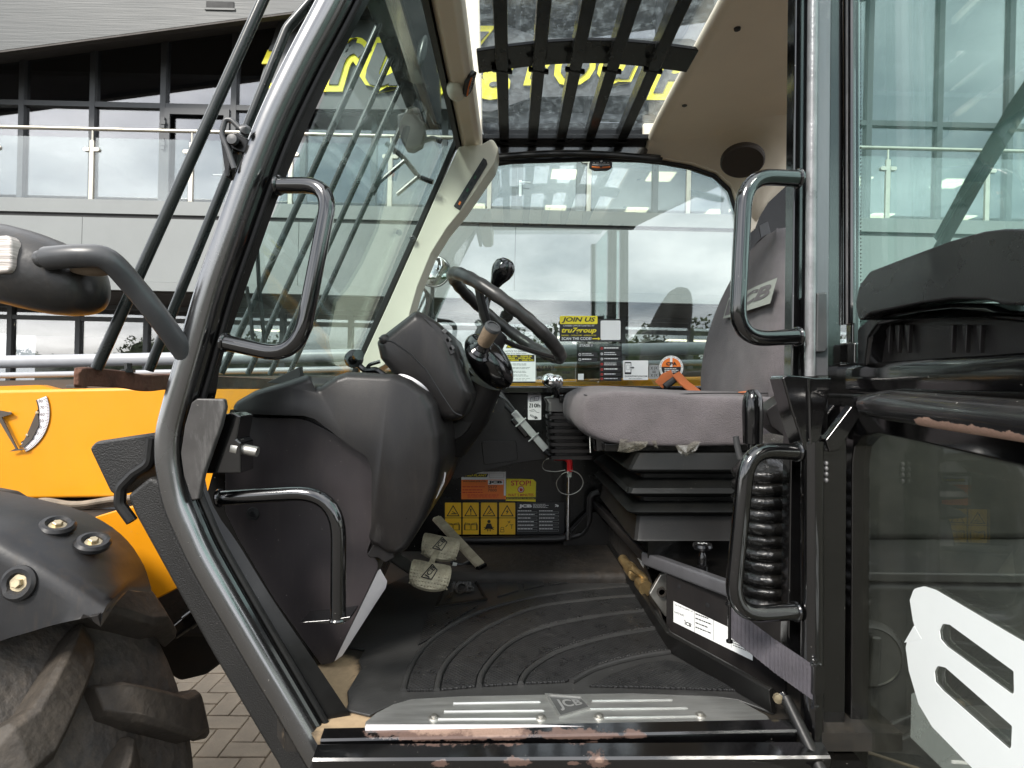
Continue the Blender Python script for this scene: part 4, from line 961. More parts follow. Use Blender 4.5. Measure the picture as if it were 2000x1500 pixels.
for x, y in ((868, 648), (876, 664), (882, 680)):
    g = MB(); g.box(P(x, y, 1.195), (.011, .006, .010), arm_m, Matrix.Rotation(R(-38), 3, 'Y')); g.build('rocker_switch', pod, bevel=.0015)
# ignition area wiring box on the console edge
cons = node('centre_console', tel, P(980, 850, 1.75))
g = MB(); g.prism(fillet(Q([(872, 866), (900, 842), (948, 762), (962, 756), (982, 772), (1064, 886), (1066, 896), (1000, 906), (962, 916), (880, 938)], 1.70), .012, 3, True), (0, .24, 0), plastic); g.build('moulding', cons, bevel=.008, seg=3)
g = MB(); g.prism(fillet(Q([(940, 862), (1008, 860), (1012, 900), (945, 908)], 1.697), .008, 3, True), (0, .006, 0), plastic); g.build('access_lid', cons, bevel=.003)
a, b = P(1002, 806, 1.66), P(1066, 880, 1.66); d = (b - a).normalized(); nn = V((d.z, 0, -d.x))
white_pl = mat('pale grey plastic', (.55, .56, .53), .5, dust=.15)
g = MB(); g.prism([a + nn * .008, b + nn * .008, b - nn * .012, a - nn * .012], (0, .03, 0), white_pl); g.build('wiring_clip', cons, bevel=.003)
g = MB(); g.prism([a + d * .012 + nn * .022, a + d * .078 + nn * .022, a + d * .078 + nn * .004, a + d * .012 + nn * .004], (0, .02, 0), plastic_gl); g.build('relay', cons, bevel=.006, seg=3)
for t in (.035, .09):
    g = MB(); p = a + d * t; g.tube([p - nn * .018 + V((0, -.002, 0)), p + nn * .02 + V((0, -.002, 0))], .0022, white_pl, 6); g.build('cable_tie', cons)
g = MB(); g.tube(Q([(975, 772), (985, 790), (1000, 806)], 1.65), .006, K, 8, fr=.02); g.tube(Q([(968, 768), (990, 782), (1004, 800)], 1.64), .003, arm_m, 8, fr=.02); g.tube(Q([(1064, 880), (1072, 888), (1084, 890)], 1.66), .008, K, 8, fr=.01); g.build('wiring', cons)
# keys hanging from the ignition
ky = thing('key_bunch', 'brass keys and tags hanging from the ignition under the steering column', 'keys', P(965, 790, 1.6))
kg = mat('key brass', (.62, .52, .3), .35, metal=.8)
g = MB(); g.torus(P(960, 768, 1.58), (.3, -1, 0), .013, .0011, steel, 24, 6); g.build('ring', ky)
for (x, y), an in (((958, 772), -8), ((966, 776), 20)):
    p = P(x, y, 1.575); Rm = Matrix.Rotation(R(an), 3, 'Y'); g = MB()
    ol = [(-.009, 0), (-.011, -.012), (-.004, -.02), (-.004, -.044), (.003, -.046), (.003, -.036), (.005, -.034), (.003, -.03), (.004, -.02), (.011, -.012), (.009, 0), (0, .004)]
    g.prism([p + Rm @ V((a, 0, b)) for a, b in ol], (0, .0018, 0), kg if an < 0 else steel); g.build('key', ky)
g = MB(); g.prism(fillet(Q([(974, 776), (988, 784), (982, 808), (968, 800)], 1.57), .003, 3, True), (0, .003, 0), K); g.build('key_fob', ky)
g = MB(); g.tube(Q([(966, 782), (962, 800), (966, 806)], 1.572), .0012, K, 6); g.build('cord', ky)

# ------------------------------------------------------------------ gear lever
gl_ = node('gear_lever', tel, P(1110, 850, 1.62))
def rrect(cx, cy_, z, hx, hy, rad=.012, n=4):
    pts = fillet([V((cx - hx, cy_ - hy, z)), V((cx + hx, cy_ - hy, z)), V((cx + hx, cy_ + hy, z)), V((cx - hx, cy_ + hy, z))], rad, n, True); return pts
cx0, cy0 = .165, 1.68
rings = []; z0 = 1.312
for k in range(7):
    z = z0 + k * .0185; ex = .062 - .0022 * k; cx = cx0 - .003 * k
    rings += [rrect(cx, cy0, z, ex, .06), rrect(cx, cy0, z + .009, ex, .06), rrect(cx, cy0, z + .0105, ex - .011, .05), rrect(cx, cy0, z + .0165, ex - .011, .05)]
g = MB(); g.loft(rings, plastic); g.build('bellows', gl_, angle=30)
g = MB(); g.loft([rrect(cx0 - .022, cy0, z0 + .13, .045, .05), rrect(cx0 - .03, cy0, z0 + .155, .036, .036), rrect(cx0 - .045, cy0, z0 + .168, .03, .03), rrect(cx0 - .045, cy0, z0 + .172, .022, .022)], plastic); g.build('bellows_cap', gl_, bevel=.003)
g = MB(); g.tube([V((cx0 - .045, cy0, z0 + .165)), P(1088, 775, 1.66), P(1081, 754, 1.65)], .009, plastic_gl, 14, rr=[.0115, .009, .010]); g.build('rod', gl_)
g = MB(); g.ell(P(1076, 744, 1.64), (.026, .024, .021), chrome, Matrix.Rotation(R(15), 3, 'Y')); g.build('knob', gl_)
g = MB(); g.ell(P(1088, 746, 1.655), (.018, .022, .021), chrome); g.build('knob_button', gl_)
g = MB(); g.box(P(1096, 778, 1.65), (.012, .02, .02), plastic_gl); g.build('knob_switch', gl_, bevel=.002)

# red handled locking pin clipped to the far panel
pin = thing('locking_pin', 'steel rod with a red bent sleeve and wire loop, clipped to far cab wall', 'pin', P(1110, 1050, 1.87))
YP = 1.86
g = MB(); g.tube(Q([(1083, 894), (1106, 894), (1113, 902), (1113, 921)], YP), .0092, red_pl, 14, fr=.02); g.build('sleeve', pin)
g = MB(); g.tube(Q([(1111, 918), (1109, 1054)], YP), .0052, chrome, 12); g.build('rod', pin)
wire = [(1082, 894), (1066, 898), (1059, 908), (1064, 918), (1084, 921), (1104, 918)]
g = MB(); g.tube(smooth_path(Q(wire, YP - .01), 6), .0013, steel, 6)
g.tube(smooth_path(Q([(1112, 921), (1098, 926), (1087, 942), (1093, 960), (1112, 966), (1131, 958), (1139, 942), (1131, 926), (1114, 918)], YP - .012), 6), .0013, steel, 6); g.build('wire_loop', pin)
g = MB(); g.box(P(1112, 927, YP), (.014, .012, .018), white_pl); g.build('collar', pin, bevel=.002)
g = MB(); g.lathe(P(1110, 1046, YP + .01), (0, -1, 0), [(.0001, 0), (.011, 0), (.011, .006), (.0001, .007)], plastic, 14); g.build('socket_clip', pin)

# ------------------------------------------------------------------ pedals
for Yp, x0, y0 in ((1.50, 861, 1063), (1.37, 841, 1118)):
    pd = node('brake_pedal', tel, P(x0, y0, Yp))
    sc_ = Yp / F
    c = P(x0, y0, Yp); u = V((1, .12, -.22)).normalized(); n_ = V((.42, -.55, .72)); n_ = (n_ - u * n_.dot(u)).normalized(); v = n_.cross(u).normalized()
    w_, h_ = .048, .036
    rings = []
    rows = 7; cols = 9
    def pt(i, j, k):
        a = -1 + 2 * i / (cols - 1); b = -1 + 2 * j / (rows - 1)
        hh = 1 - .16 * abs(a) ** 3; ww = 1 - .12 * abs(b) ** 4
        return c + u * (a * w_ * ww) + v * (b * h_ * hh + .006 * a * a) + n_ * (-.012 * b * b + (0 if k else -.009))
    top = [pt(i, j, 1) for j in range(rows) for i in range(cols)]; bot = [pt(i, j, 0) for j in range(rows) for i in range(cols)]
    fs = []; N = rows * cols
    for j in range(rows - 1):
        for i in range(cols - 1):
            a = j * cols + i; fs += [(a, a + 1, a + 1 + cols, a + cols), (N + a, N + a + cols, N + a + cols + 1, N + a + 1)]
    per = [i for i in range(cols)] + [j * cols + cols - 1 for j in range(1, rows)] + [(rows - 1) * cols + i for i in range(cols - 2, -1, -1)] + [j * cols for j in range(rows - 2, 0, -1)]
    for q in range(len(per)):
        a, b = per[q], per[(q + 1) % len(per)]; fs.append((a, N + a, N + b, b))
    g = MB(); g.add(top + bot, fs, worn_steel)
    rnd = random.Random(int(Yp * 100))
    for j in range(-4, 5):
        for i in range(-6, 7):
            a, b = i / 6.6, j / 4.7
            if -.42 < a < .35 and -.6 < b < .6: continue
            p = c + u * (a * w_) + v * (b * h_) + n_ * (-.012 * b * b)
            g.lathe(p, n_, [(.0022, -.001), (.0019, .0012), (.0001, .0013)], worn_steel, 5)
    tri = [(-.40, -.45), (.02, .62), (.30, .25), (.1, -.5)]
    pp = [c + u * (a * w_) + v * (b * h_) + n_ * .0005 for a, b in tri]
    for q in range(4): g.tube([pp[q], pp[(q + 1) % 4]], .0012, K, 5)
    vv, ff, ar = text_geo('JCB', .02)
    g.add([c + (u * .45 + v * .9).normalized() * ((a - .5) * .036) + (v * -.45 + u * .9).normalized() * ((.5 - b) * -.014 * -1) + n_ * .0012 for a, b in vv], ff, K)
    g.build('pad', pd, angle=50)
    g = MB()
    if Yp > 1.4: g.sweep([c - n_ * .008, P(846, 1090, 1.47), P(842, 1102, 1.45)], rect(.007, .004), worn_steel)
    else: g.sweep([c - n_ * .008 - u * .03, P(770, 1088, 1.45), P(740, 1066, 1.5)], rect(.014, .005), steel, up=(0, -.7, .7))
    g.build('arm', pd)
thp = node('throttle_pedal', tel, P(900, 1060, 1.72))
a, b = P(852, 1008, 1.74), P(942, 1104, 1.66); d = (b - a).normalized(); nn = V((.62, -.45, .64)); nn = (nn - d * nn.dot(d)).normalized(); e = d.cross(nn).normalized()
g = MB(); g.prism([a + e * .013, b + e * .016, b - e * .016, a - e * .013], nn * -.012, worn_steel); g.build('pad', thp, bevel=.003)
for k in range(-4, 5):
    g = MB(); o_ = e * (k * .0032) + nn * .001; g.tube([a + o_ + d * .006, b + o_ - d * .006], .0012, worn_steel, 5); g.build('tread_rib', thp)
g = MB(); g.tube([b - e * .018 - nn * .006, b + e * .018 - nn * .006], .007, plastic_gl, 10); g.tube(Q([(880, 1098), (905, 1104), (920, 1096), (925, 1085)], 1.70), .006, K, 8, fr=.02); g.build('pivot', thp)
g = MB(); g.tube(Q([(884, 1102), (892, 1104)], 1.69), .0065, white_pl, 8); g.build('cable_sleeve', thp)

# ------------------------------------------------------------------ seat
seat = node('seat', tel, (.5, 1.5, ZF))
def cushion_ring(y, k, dz=0):
    ol = [(.139, 1.443), (.141, 1.480), (.158, 1.503), (.21, 1.509), (.28, 1.506), (.40, 1.496), (.55, 1.494), (.67, 1.49), (.69, 1.45), (.67, 1.39), (.50, 1.384), (.34, 1.381), (.265, 1.384), (.206, 1.388), (.168, 1.400), (.146, 1.420)]
    cx, cz = .42, 1.445
    return [V((cx + (x - cx) * k, y, cz + (z - cz) * k + dz)) for x, z in ol]
g = MB()
g.loft([cushion_ring(1.262, .86), cushion_ring(1.268, .955), cushion_ring(1.30, .99), cushion_ring(1.38, 1.0), cushion_ring(1.5, 1.0, .012), cushion_ring(1.62, 1.0), cushion_ring(1.70, .99), cushion_ring(1.725, .93), cushion_ring(1.732, .8)], fabric)
g.build('cushion', seat, sub=2)
seam = [(1140, 771), (1165, 776), (1200, 783), (1240, 784), (1280, 778), (1330, 770), (1400, 768), (1500, 768)]
def on_side(x, y, Y): return P(x, y, Y)
g = MB(); g.tube(smooth_path([P(x, y, 1.288 - .0 * i) for i, (x, y) in enumerate(seam)], 4), .0013, K, 6); g.build('seam', seat)
for cr in ([(1215, 815), (1300, 828), (1400, 822), (1480, 806)], [(1345, 850), (1420, 840), (1500, 822)]):
    g = MB(); g.tube(smooth_path(Q(cr, 1.2665), 4), .0016, fabric, 6); g.build('crease', seat)
rings = []
for z, xf, y0, y1, k in ((1.44, .555, 1.28, 1.76, .10), (1.50, .545, 1.262, 1.775, .115), (1.60, .552, 1.26, 1.775, .12), (1.70, .572, 1.275, 1.755, .12), (1.78, .595, 1.31, 1.715, .115), (1.85, .622, 1.36, 1.665, .10), (1.90, .648, 1.42, 1.60, .075), (1.915, .66, 1.47, 1.56, .05)):
    m_ = (y0 + y1) / 2
    rings.append([V((xf + .02, y0, z)), V((xf, y0 + .045, z)), V((xf + .012, m_ - .08, z)), V((xf + .012, m_ + .08, z)), V((xf, y1 - .045, z)), V((xf + .02, y1, z)), V((xf + k, y1 - .03, z)), V((xf + k, m_, z)), V((xf + k, y0 + .03, z))])
g = MB(); g.loft(rings, fabric); g.build('backrest', seat, sub=2)
# embroidered patch across the backrest
patch_m = mat('grey reflective patch', (.30, .31, .28), .7, var=.06, bump=.4, bscale=400)
def bk(u, v, l):
    Y = 1.585 - .30 * u; z = 1.752 - .056 * v
    x = .572 + (z - 1.70) * .28
    m_ = abs(Y - 1.515); x += .012 * max(0, 1 - m_ / .12) * .9 - .004
    return V((x - .0035 - l * .0006, Y, z))
pr = Print(0, bk)
for k in range(8): pr.rect(k / 8, 0, (k + 1) / 8, 1, patch_m, 0)
pr.rect(.02, .1, .14, .88, fabric, 1)
vv, ff, ar = text_geo('JCB', .04, .2)
pr.mb.add([bk(.16 + a * .78, .86 - b * .72, 2) for a, b in vv], ff, fabric)
pr.build('logo_patch', seat)
tb('side_seam', [V((.566, 1.70, 1.46)), V((.560, 1.705, 1.6)), V((.585, 1.69, 1.70)), V((.61, 1.65, 1.79))], .0014, K, seat)
g = MB(); g.bb((.20, 1.28, 1.372), (.66, 1.72, 1.392), paint_dull); g.build('pan', seat, bevel=.004)
# suspension bellows
rings = []; x0, x1 = .255, .60; y0, y1 = 1.25, 1.76
def rr4(z, o, x0=x0): return fillet([V((x0 - o, y0 - o, z)), V((x1, y0 - o, z)), V((x1, y1 + o, z)), V((x0 - o, y1 + o, z))], .018, 3, True)
zz = [(1.372, -.012), (1.352, .002), (1.340, .010), (1.336, .008), (1.326, -.022), (1.318, -.022), (1.300, .006), (1.290, .012), (1.286, .008), (1.276, -.022), (1.268, -.022), (1.258, .002), (1.250, .010), (1.246, .006), (1.238, -.014), (1.236, -.014)]
g = MB(); g.loft([rr4(z, o) for z, o in zz], mat('black suspension gaiter', (.004, .0045, .0045), .42, var=.2, dust=.012, spec=.22, scale=6, specks=.3)); g.build('suspension_gaiter', seat, angle=25)
g = MB(); g.loft([rr4(1.236, -.012), rr4(1.19, -.006), rr4(1.186, -.004)], rubber); g.build('suspension_base', seat, angle=25)
g = MB(); g.bb((.30, 1.3, 1.36), (.58, 1.72, 1.378), rust); g.build('slide_rail', seat, bevel=.003)
# torn clear wrapping left under the cushion
def scrap(pts, Y, seed):
    rnd = random.Random(seed); g = MB(); c = sum((V((a, b, 0)) for a, b in pts), V()) / len(pts)
    n = len(pts); v = [P(a, b, Y + rnd.uniform(-.012, .012)) for a, b in pts]; inner = [P(c.x + (a - c.x) * .5, c.y + (b - c.y) * .5, Y + rnd.uniform(-.018, .012)) for a, b in pts]
    v += inner + [P(c.x, c.y, Y - .01)]
    fs = [(i, (i + 1) % n, n + (i + 1) % n, n + i) for i in range(n)] + [(n + i, n + (i + 1) % n, 2 * n) for i in range(n)]
    g.add(v, fs, wrap); return g.build('torn_wrapping', seat, flat=True)
scrap([(1212, 857), (1240, 860), (1268, 862), (1262, 872), (1248, 880), (1226, 884), (1206, 882)], 1.262, 1)
scrap([(1314, 860), (1345, 862), (1368, 862), (1360, 880), (1345, 892), (1338, 912), (1334, 918), (1332, 902), (1324, 880)], 1.262, 2)
scrap([(1272, 860), (1282, 860), (1286, 877), (1278, 872)], 1.262, 3)
scrap([(1480, 850), (1520, 842), (1540, 860), (1520, 872), (1490, 868)], 1.24, 4)
scrap([(1500, 790), (1540, 820), (1540, 868), (1505, 850)], 1.30, 5)
# bar handle in front of the cushion
tb('height_bar', Q([(1140, 802), (1152, 815), (1170, 838), (1184, 862), (1200, 868)], 1.30), .0055, steel, seat, fr=.03)
tb('bar_grip', Q([(1138, 800), (1150, 814)], 1.295), .0085, arm_m, seat)
pl('weight_dial', [(1161, 850), (1185, 846), (1190, 880), (1164, 884)], 1.30, .04, plastic_gl, seat, bevel=.006)
tb('thread', Q([(1153, 838), (1152, 860), (1153, 884)], 1.296), .0008, white_pl, seat)
# belt, buckle, armrest
a, b = P(1290, 748, 1.78), P(1312, 728, 1.78)
g = MB(); g.sweep([P(1287, 752, 1.79), P(1300, 738, 1.78), P(1314, 732, 1.77)], rect(.016, .004), belt_orange, up=(0, -1, .3)); g.sweep([P(1320, 730, 1.76), P(1336, 748, 1.74), P(1362, 768, 1.70)], rect(.013, .004), belt_orange, up=(0, -1, .5)); g.build('seat_belt', seat)
g = MB(); g.sweep([P(1298, 756, 1.765), P(1324, 736, 1.765)], rect(.010, .008), K, up=(0, -1, .3)); g.build('belt_buckle', seat, bevel=.003)
g = MB(); g.prism(Q([(1455, 766), (1496, 762), (1526, 764), (1530, 770), (1508, 782), (1470, 786)], 1.36), (0, .05, .0), belt_orange); g.build('belt_webbing', seat, bevel=.004)
g = MB(); g.prism(fillet(Q([(1495, 802), (1545, 768), (1560, 790), (1555, 850), (1532, 852), (1506, 832)], 1.16), .01, 3, True), (0, .06, 0), plastic); g.build('belt_reel', seat, bevel=.008, seg=3)
# seat platform, its folded front edge and the data plate
sb = node('seat_platform', tel, (.45, 1.4, ZF))
ZP = 1.135
plat = [(.265, 1.95), (.300, 1.33), (.420, 1.12), (.54, 1.12), (.60, 1.2), (.85, 1.95)]
g = MB(); g.prism([(x, y, ZP) for x, y in plat], (0, 0, -.012), paint_dull); g.build('top_plate', sb)
g = MB(); g.bb((.30, 1.30, ZP), (.62, 1.9, 1.186), paint_dull); g.build('riser', sb)
g = MB(); g.sweep([V((.268, 1.93, ZP - .004)), V((.300, 1.335, ZP - .004)), V((.300, 1.33, ZP - .004))], rect(.009, .012), plastic, up=(0, 0, 1)); g.build('edge_fold', sb)
g = MB(); g.sweep([V((.300, 1.325, ZP - .006)), V((.422, 1.115, ZP - .006))], rect(.011, .014), grey_strip, up=(0, 0, 1)); g.build('edge_fold', sb)
w0, w1 = V((.330, 1.262, 0)), V((.485, 1.045, 0))
g = MB(); g.prism([w0 + V((0, 0, ZF)), w1 + V((0, 0, ZF)), w1 + V((0, 0, 1.115)), w0 + V((0, 0, 1.118))], (.006, .004, 0), plastic); g.build('front_plate', sb, bevel=.002)
g = MB(); g.prism([(.335, 1.27, ZF), (.31, 1.95, ZF), (.31, 1.95, 1.12), (.335, 1.6, 1.12)], (.004, 0, 0), dark_under); g.build('inner_side', sb)
dW = (w1 - w0).normalized(); nW = V((dW.y, -dW.x, 0)); nW = nW if nW.y < 0 else -nW
for s_, z in ((.035, 1.095), (.105, 1.078)):
    g = MB(); g.lathe(w0 + dW * s_ + V((0, 0, z)) + nW * .0005, nW, [(.0001, 0), (.005, 0), (.0001, .0006)], K, 12); g.build('hole', sb)
def wp(u, v, l): return w0 + dW * u + V((0, 0, v)) + nW * (.0025 + l * .0005)
pr = Print(0, wp); s0, s1, za_, zb_ = .022, .205, 1.062, 1.012
pr.poly([(s0, za_), (.165, za_ - .012), (s1, za_ - .025), (s1, zb_ - .006), (s0, zb_ + .006)], W, 0)
for a in (.075, .12, .16): pr.line(a, za_ - .004, a, zb_ + .002, .0008, K, 1)
pr.text('JCB CAB SYSTEMS LTD', s0 + .003, za_ - .008, .072, za_ - .004, K, 1); pr.text('ENGLAND', s0 + .003, za_ - .024, .05, za_ - .020, K, 1)
for k in range(4): pr.mb; pr.bars(.078, za_ - .010 - k * .009, .117, za_ - .006 - k * .009, 1, K, 1, .6, k)
pr.bars(.164, za_ - .028, .2, za_ - .045, 4, K, 1, .4, 9)
pr.text('JCB', .05, zb_ + .010, .068, zb_ + .020, K, 1, off=.03)
pr.build('data_label', sb, label='white printed data label')
g = MB(); kp_ = V((.425, 1.32, ZP)); kp_ = G(1372, 1112, ZP); g.lathe(kp_, (0, 0, 1), [(.0001, 0), (.012, 0), (.012, .008), (.008, .01), (.008, .03), (.006, .034), (.006, .04), (.019, .043), (.021, .048), (.019, .053), (.0001, .054)], plastic_gl, 24); g.build('isolator_knob', sb)
pr = Print(0, lambda x, y, l: kp_ + V((x, y, .0543 + l * .0003))); pr.line(-.010, 0, .010, 0, .0018, W, 0); pr.line(-.008, .005, .0, -.006, .0018, W, 0); pr.line(.003, .006, .008, -.006, .0018, W, 0); pr.build('knob_symbol', sb)
# pipework glimpsed in the gap beside the mat
pg = node('hydraulic_fittings', tel, G(1265, 1160, ZF))
g = MB(); a, b = P(1216, 1092, 1.62), P(1262, 1150, 1.42); g.tube([a, a.lerp(b, .3), a.lerp(b, .31), a.lerp(b, .55), a.lerp(b, .56), a.lerp(b, .8), a.lerp(b, .81), b], .012, brass, 14, rr=[.013, .013, .017, .017, .012, .012, .018, .018]); g.build('pipe_union', pg)
tb('pipe', Q([(1232, 1108), (1262, 1130), (1268, 1158)], 1.45), .008, brass, pg, fr=.03)
pl('zinc_bracket', [(1290, 1122), (1312, 1116), (1314, 1196), (1300, 1206), (1268, 1160)], 1.33, .012, steel, pg, bevel=.003)
g = MB(); g.lathe(P(1292, 1156, 1.322), (0, -1, 0), [(.0001, 0), (.011, 0), (.011, .004), (.007, .004), (.007, 0), (.0001, 0)], dark_under, 14); g.build('bracket_bush', pg)
g = MB(); g.box(P(1256, 1100, 1.5), (.012, .02, .03), white_pl, Matrix.Rotation(R(-30), 3, 'Y')); g.build('pipe_tag', pg)
# right hand hydraulic control lever, thin lever and its gaiter
cl_ = node('control_lever', tel, P(1470, 830, 1.15))
g = MB(); g.lathe(P(1470, 890, 1.13), (0.0, 0, 1), [(.0001, 0), (.011, 0), (.010, .022), (.018, .024), (.0185, .055), (.0195, .085), (.0185, .105), (.0155, .118), (.009, .126), (.0001, .128)], plastic_gl, 22); g.build('grip', cl_)
tb('shaft', Q([(1470, 892), (1475, 960)], 1.13), .010, plastic_gl, cl_)
tb('park_lever', Q([(1437, 852), (1440, 872), (1446, 896)], 1.14), .006, arm_m, cl_)
g = MB(); prof = [(.0001, 0)]
zc = 0
rb_ = random.Random(4)
for k in range(11): prof += [(.051 + rb_.uniform(0, .004), zc + .004), (.055 + rb_.uniform(0, .003), zc + .010 + rb_.uniform(0, .004)), (.051 + rb_.uniform(0, .003), zc + .019), (.047, zc + .022)]; zc += .0235
prof += [(.044, zc + .004), (.028, zc + .018), (.0001, zc + .022)]
g.lathe(P(1497, 1180, 1.10), (-.03, 0, 1), prof, mat('black gaiter rubber', (.004, .004, .004), .27, var=.3, scale=30, bump=.5, bscale=45, bdist=.008, dust=.02, spec=.5), 26); g.build('gaiter', cl_, angle=70)
# ------------------------------------------------------------------ rear door post
bpn = node('rear_door_post', tel, P(1590, 750, .95))
g = MB(); g.prism(Q([(1556, -260), (1582, -260), (1572, 740), (1566, 1330), (1538, 1330), (1546, 740)], .985), (0, .03, 0), paint); g.build('inner_web', bpn, bevel=.003)
silver_edge = mat('highlight silver metal', (.22, .22, .225), .3, metal=.3, var=.3, scale=20, bump=.3, bscale=200, specks=.4)  # bright grey puts the beads' highlight into the colour; weld metal shares it
g = MB(); g.tube(Q([(1590, -260), (1582, 735)], .957), .0082, silver_edge, 12); g.build('edge_bead', bpn)
g = MB(); g.prism(Q([(1598, -260), (1626, -260), (1618, 735), (1590, 735)], .962), (0, .03, 0), grey_strip); g.build('cover_strip', bpn, bevel=.002)
g = MB(); g.prism(Q([(1626, -260), (1648, -260), (1640, 860), (1616, 860)], .985), (0, .03, 0), paint); g.build('outer_web', bpn)
pl('hinge_bracket', [(1528, 738), (1536, 732), (1562, 734), (1592, 738), (1626, 738), (1604, 850), (1596, 880), (1572, 880), (1545, 800)], .94, .05, paint, bpn, bevel=.003)
g = MB(); g.tube(Q([(1580, 740), (1582, 868)], .937), .003, paint, 8); g.build('weld_seam', bpn)
g = MB(); g.tube(Q([(1586, 862), (1586, 1560)], .950), .0172, paint, 20); g.build('lower_tube', bpn)
g = MB(); g.prism(Q([(1606, 850), (1655, 850), (1650, 1560), (1600, 1560)], .965), (0, .03, 0), paint); g.build('hinge_plate', bpn, bevel=.003)
for y in (905, 915, 926, 938):
    g = MB(); g.ell(P(1614, y, .962), (.003, .003, .004), silver_edge); g.build('weld_spatter', bpn)
pl('gusset', [(1612, 860), (1664, 792), (1690, 800), (1640, 880), (1620, 884)], .95, .02, paint, bpn, bevel=.003)
pl('stop_pad', [(1596, 572), (1616, 570), (1618, 680), (1612, 688), (1594, 688)], .952, .012, arm_m, bpn, bevel=.003)
g = MB(); g.bb((.505, 1.0, 1.5), (1.3, 1.06, 2.4), paint_dull) if False else None

# ------------------------------------------------------------------ open door, standing square out from the rear post
HX, HY = .566, 1.0
DD = V((-.062, -.998, 0)).normalized(); DN = V((-DD.y, DD.x, 0)); DN = DN if DN.x < 0 else -DN     # DN faces the camera side (-X)
def ds(px):
    a = (px - 1000) / F; return (a * HY - HX) / (DD.x - a * DD.y)
def D(px, py, o=0.):
    """point of the door plane (pushed o along its normal) seen at a photo pixel"""
    base = V((HX, HY, 0)) + DN * o; a = (px - 1000) / F
    s = (a * base.y - base.x) / (DD.x - a * DD.y); p = base + DD * s
    return V((p.x, p.y, H - (py - 750) / F * p.y))
def DS(s, z, o=0.):
    p = V((HX, HY, 0)) + DD * s + DN * o; return V((p.x, p.y, z))
dr = node('cab_door', tel, DS(.3, 1.0))
def dpoly(name, pts, th, m, o=0., bevel=.003, fr=0, seg=2, label=None):
    q = [(DS(p[0], p[1], o) if len(p) == 3 else D(p[0], p[1], o)) for p in pts]
    if fr: q = fillet(q, fr, 5, True)
    g = MB(); g.prism(q, -DN * th, m); return g.build(name, dr, bevel=bevel, seg=seg, label=label)
S1 = .86
sv = lambda s, z, o=0.: DS(s, z, o)
# stile with seals
g = MB(); g.prism([DS(0, .55, .0), DS(.022, .55, .0), DS(.022, 2.38, .0), DS(0, 2.38, .0)], -DN * .014, paint); g.build('hinge_stile', dr, bevel=.004)
for s_, r_, m_ in ((.004, .005, paint), (.013, .0055, paint), (.021, .0045, silver_edge), (.029, .0055, paint)):
    tb('seal_lip', [DS(s_, 1.62, .004), DS(s_, 2.38, .004)], r_, m_, dr, seg=10)
g = MB(); g.prism([DS(.026, 1.50, -.008), DS(S1, 1.50, -.008), DS(S1, 2.4, -.008), DS(.026, 2.4, -.008)], -DN * .005, glass_door); g.build('upper_pane', dr)
frit = K
g = MB()
for k in range(120):
    z = 1.62 + k * .0062; g.add([DS(.034, z, -.0072), DS(.0385, z + .002, -.0072), DS(.034, z + .004, -.0072)], [(0, 1, 2)], frit)
g.build('frit_edge', dr, flat=True); dr.children[-1]['kind'] = 'stuff' if False else 'stuff'
# moulded cover over the window handle
cv = [(1670, 592), (1678, 556), (1698, 530), (1760, 506), (1850, 472), (1920, 452), (1960, 447), (2090, 450), (2120, 600), (1960, 596), (1925, 586), (1860, 584), (1800, 592), (1700, 612), (1676, 632)]
cover_m = mat('satin black cover', (.008, .008, .0085), .27, var=.2, scale=6, bump=.15, bscale=400, bdist=.0006, dust=.015, spec=.6, rvar=.3)
dpoly('latch_cover', cv, .075, cover_m, .055, bevel=.026, fr=.018, seg=6)
dpoly('cover_lip', [(1672, 640), (1700, 618), (1800, 600), (1860, 592), (1925, 594), (1960, 606), (2120, 612), (2120, 640), (1940, 622), (1860, 612), (1800, 618), (1715, 636), (1698, 660), (1690, 716), (1672, 716)], .04, plastic_gl, .035, bevel=.006)
dpoly('latch_recess', [(1700, 640), (1860, 612), (2120, 640), (2120, 728), (1700, 720)], .02, plastic, .012, bevel=.002)
for x in (1742, 1760, 1780, 1866, 1894, 1922):
    q0, q1, q2 = D(x - 5, 634, .014), D(x + 5, 634, .014), D(x + 2, 690, .014)
    g = MB(); g.prism([q0, q1, q2], DN * .006, plastic); g.build('recess_rib', dr, bevel=.001)
dpoly('mid_rail', [(1608, 672), (1668, 668), (1668, 712), (1608, 710)], .03, paint, .01, bevel=.004)
g = MB(); g.sweep([DS(-.02, 1.528, .008), DS(S1, 1.528, .008)], rect(.014, .024), paint, up=(0, 0, 1)); g.build('mid_rail', dr)
g = MB(); g.sweep([DS(.0, 1.496, .004), DS(S1, 1.50, .004)], rect(.012, .014), paint, up=(0, 0, 1)); g.build('mid_rail', dr)
chip = mat('chipped black tube', (.014, .014, .015), .2, var=.2, scale=8, dust=.08, specks=.5, coat=.4)
ct = [D(x, y, .03) for x, y in ((1840, 828), (1885, 836), (1925, 842), (1965, 850), (2010, 858))]
add_patches(chip, [(tuple(p), (.03, .035, .010)) for p in ct], (.52, .33, .25), .7, amp=.55, nscale=70, edge=.06)
tp = [D(1695, 790, .03), D(1740, 792, .03), D(2000, 822, .03), D(2200, 845, .03)]
g = MB(); g.tube([tp[0] + (tp[0] - tp[1]) * .35, tp[0], tp[1], tp[2], tp[3]], .021, chip, 18, rr=[.006, .017, .0215, .0215, .0215]); g.build('pull_bar', dr, label='black pull bar with bare chipped patches')
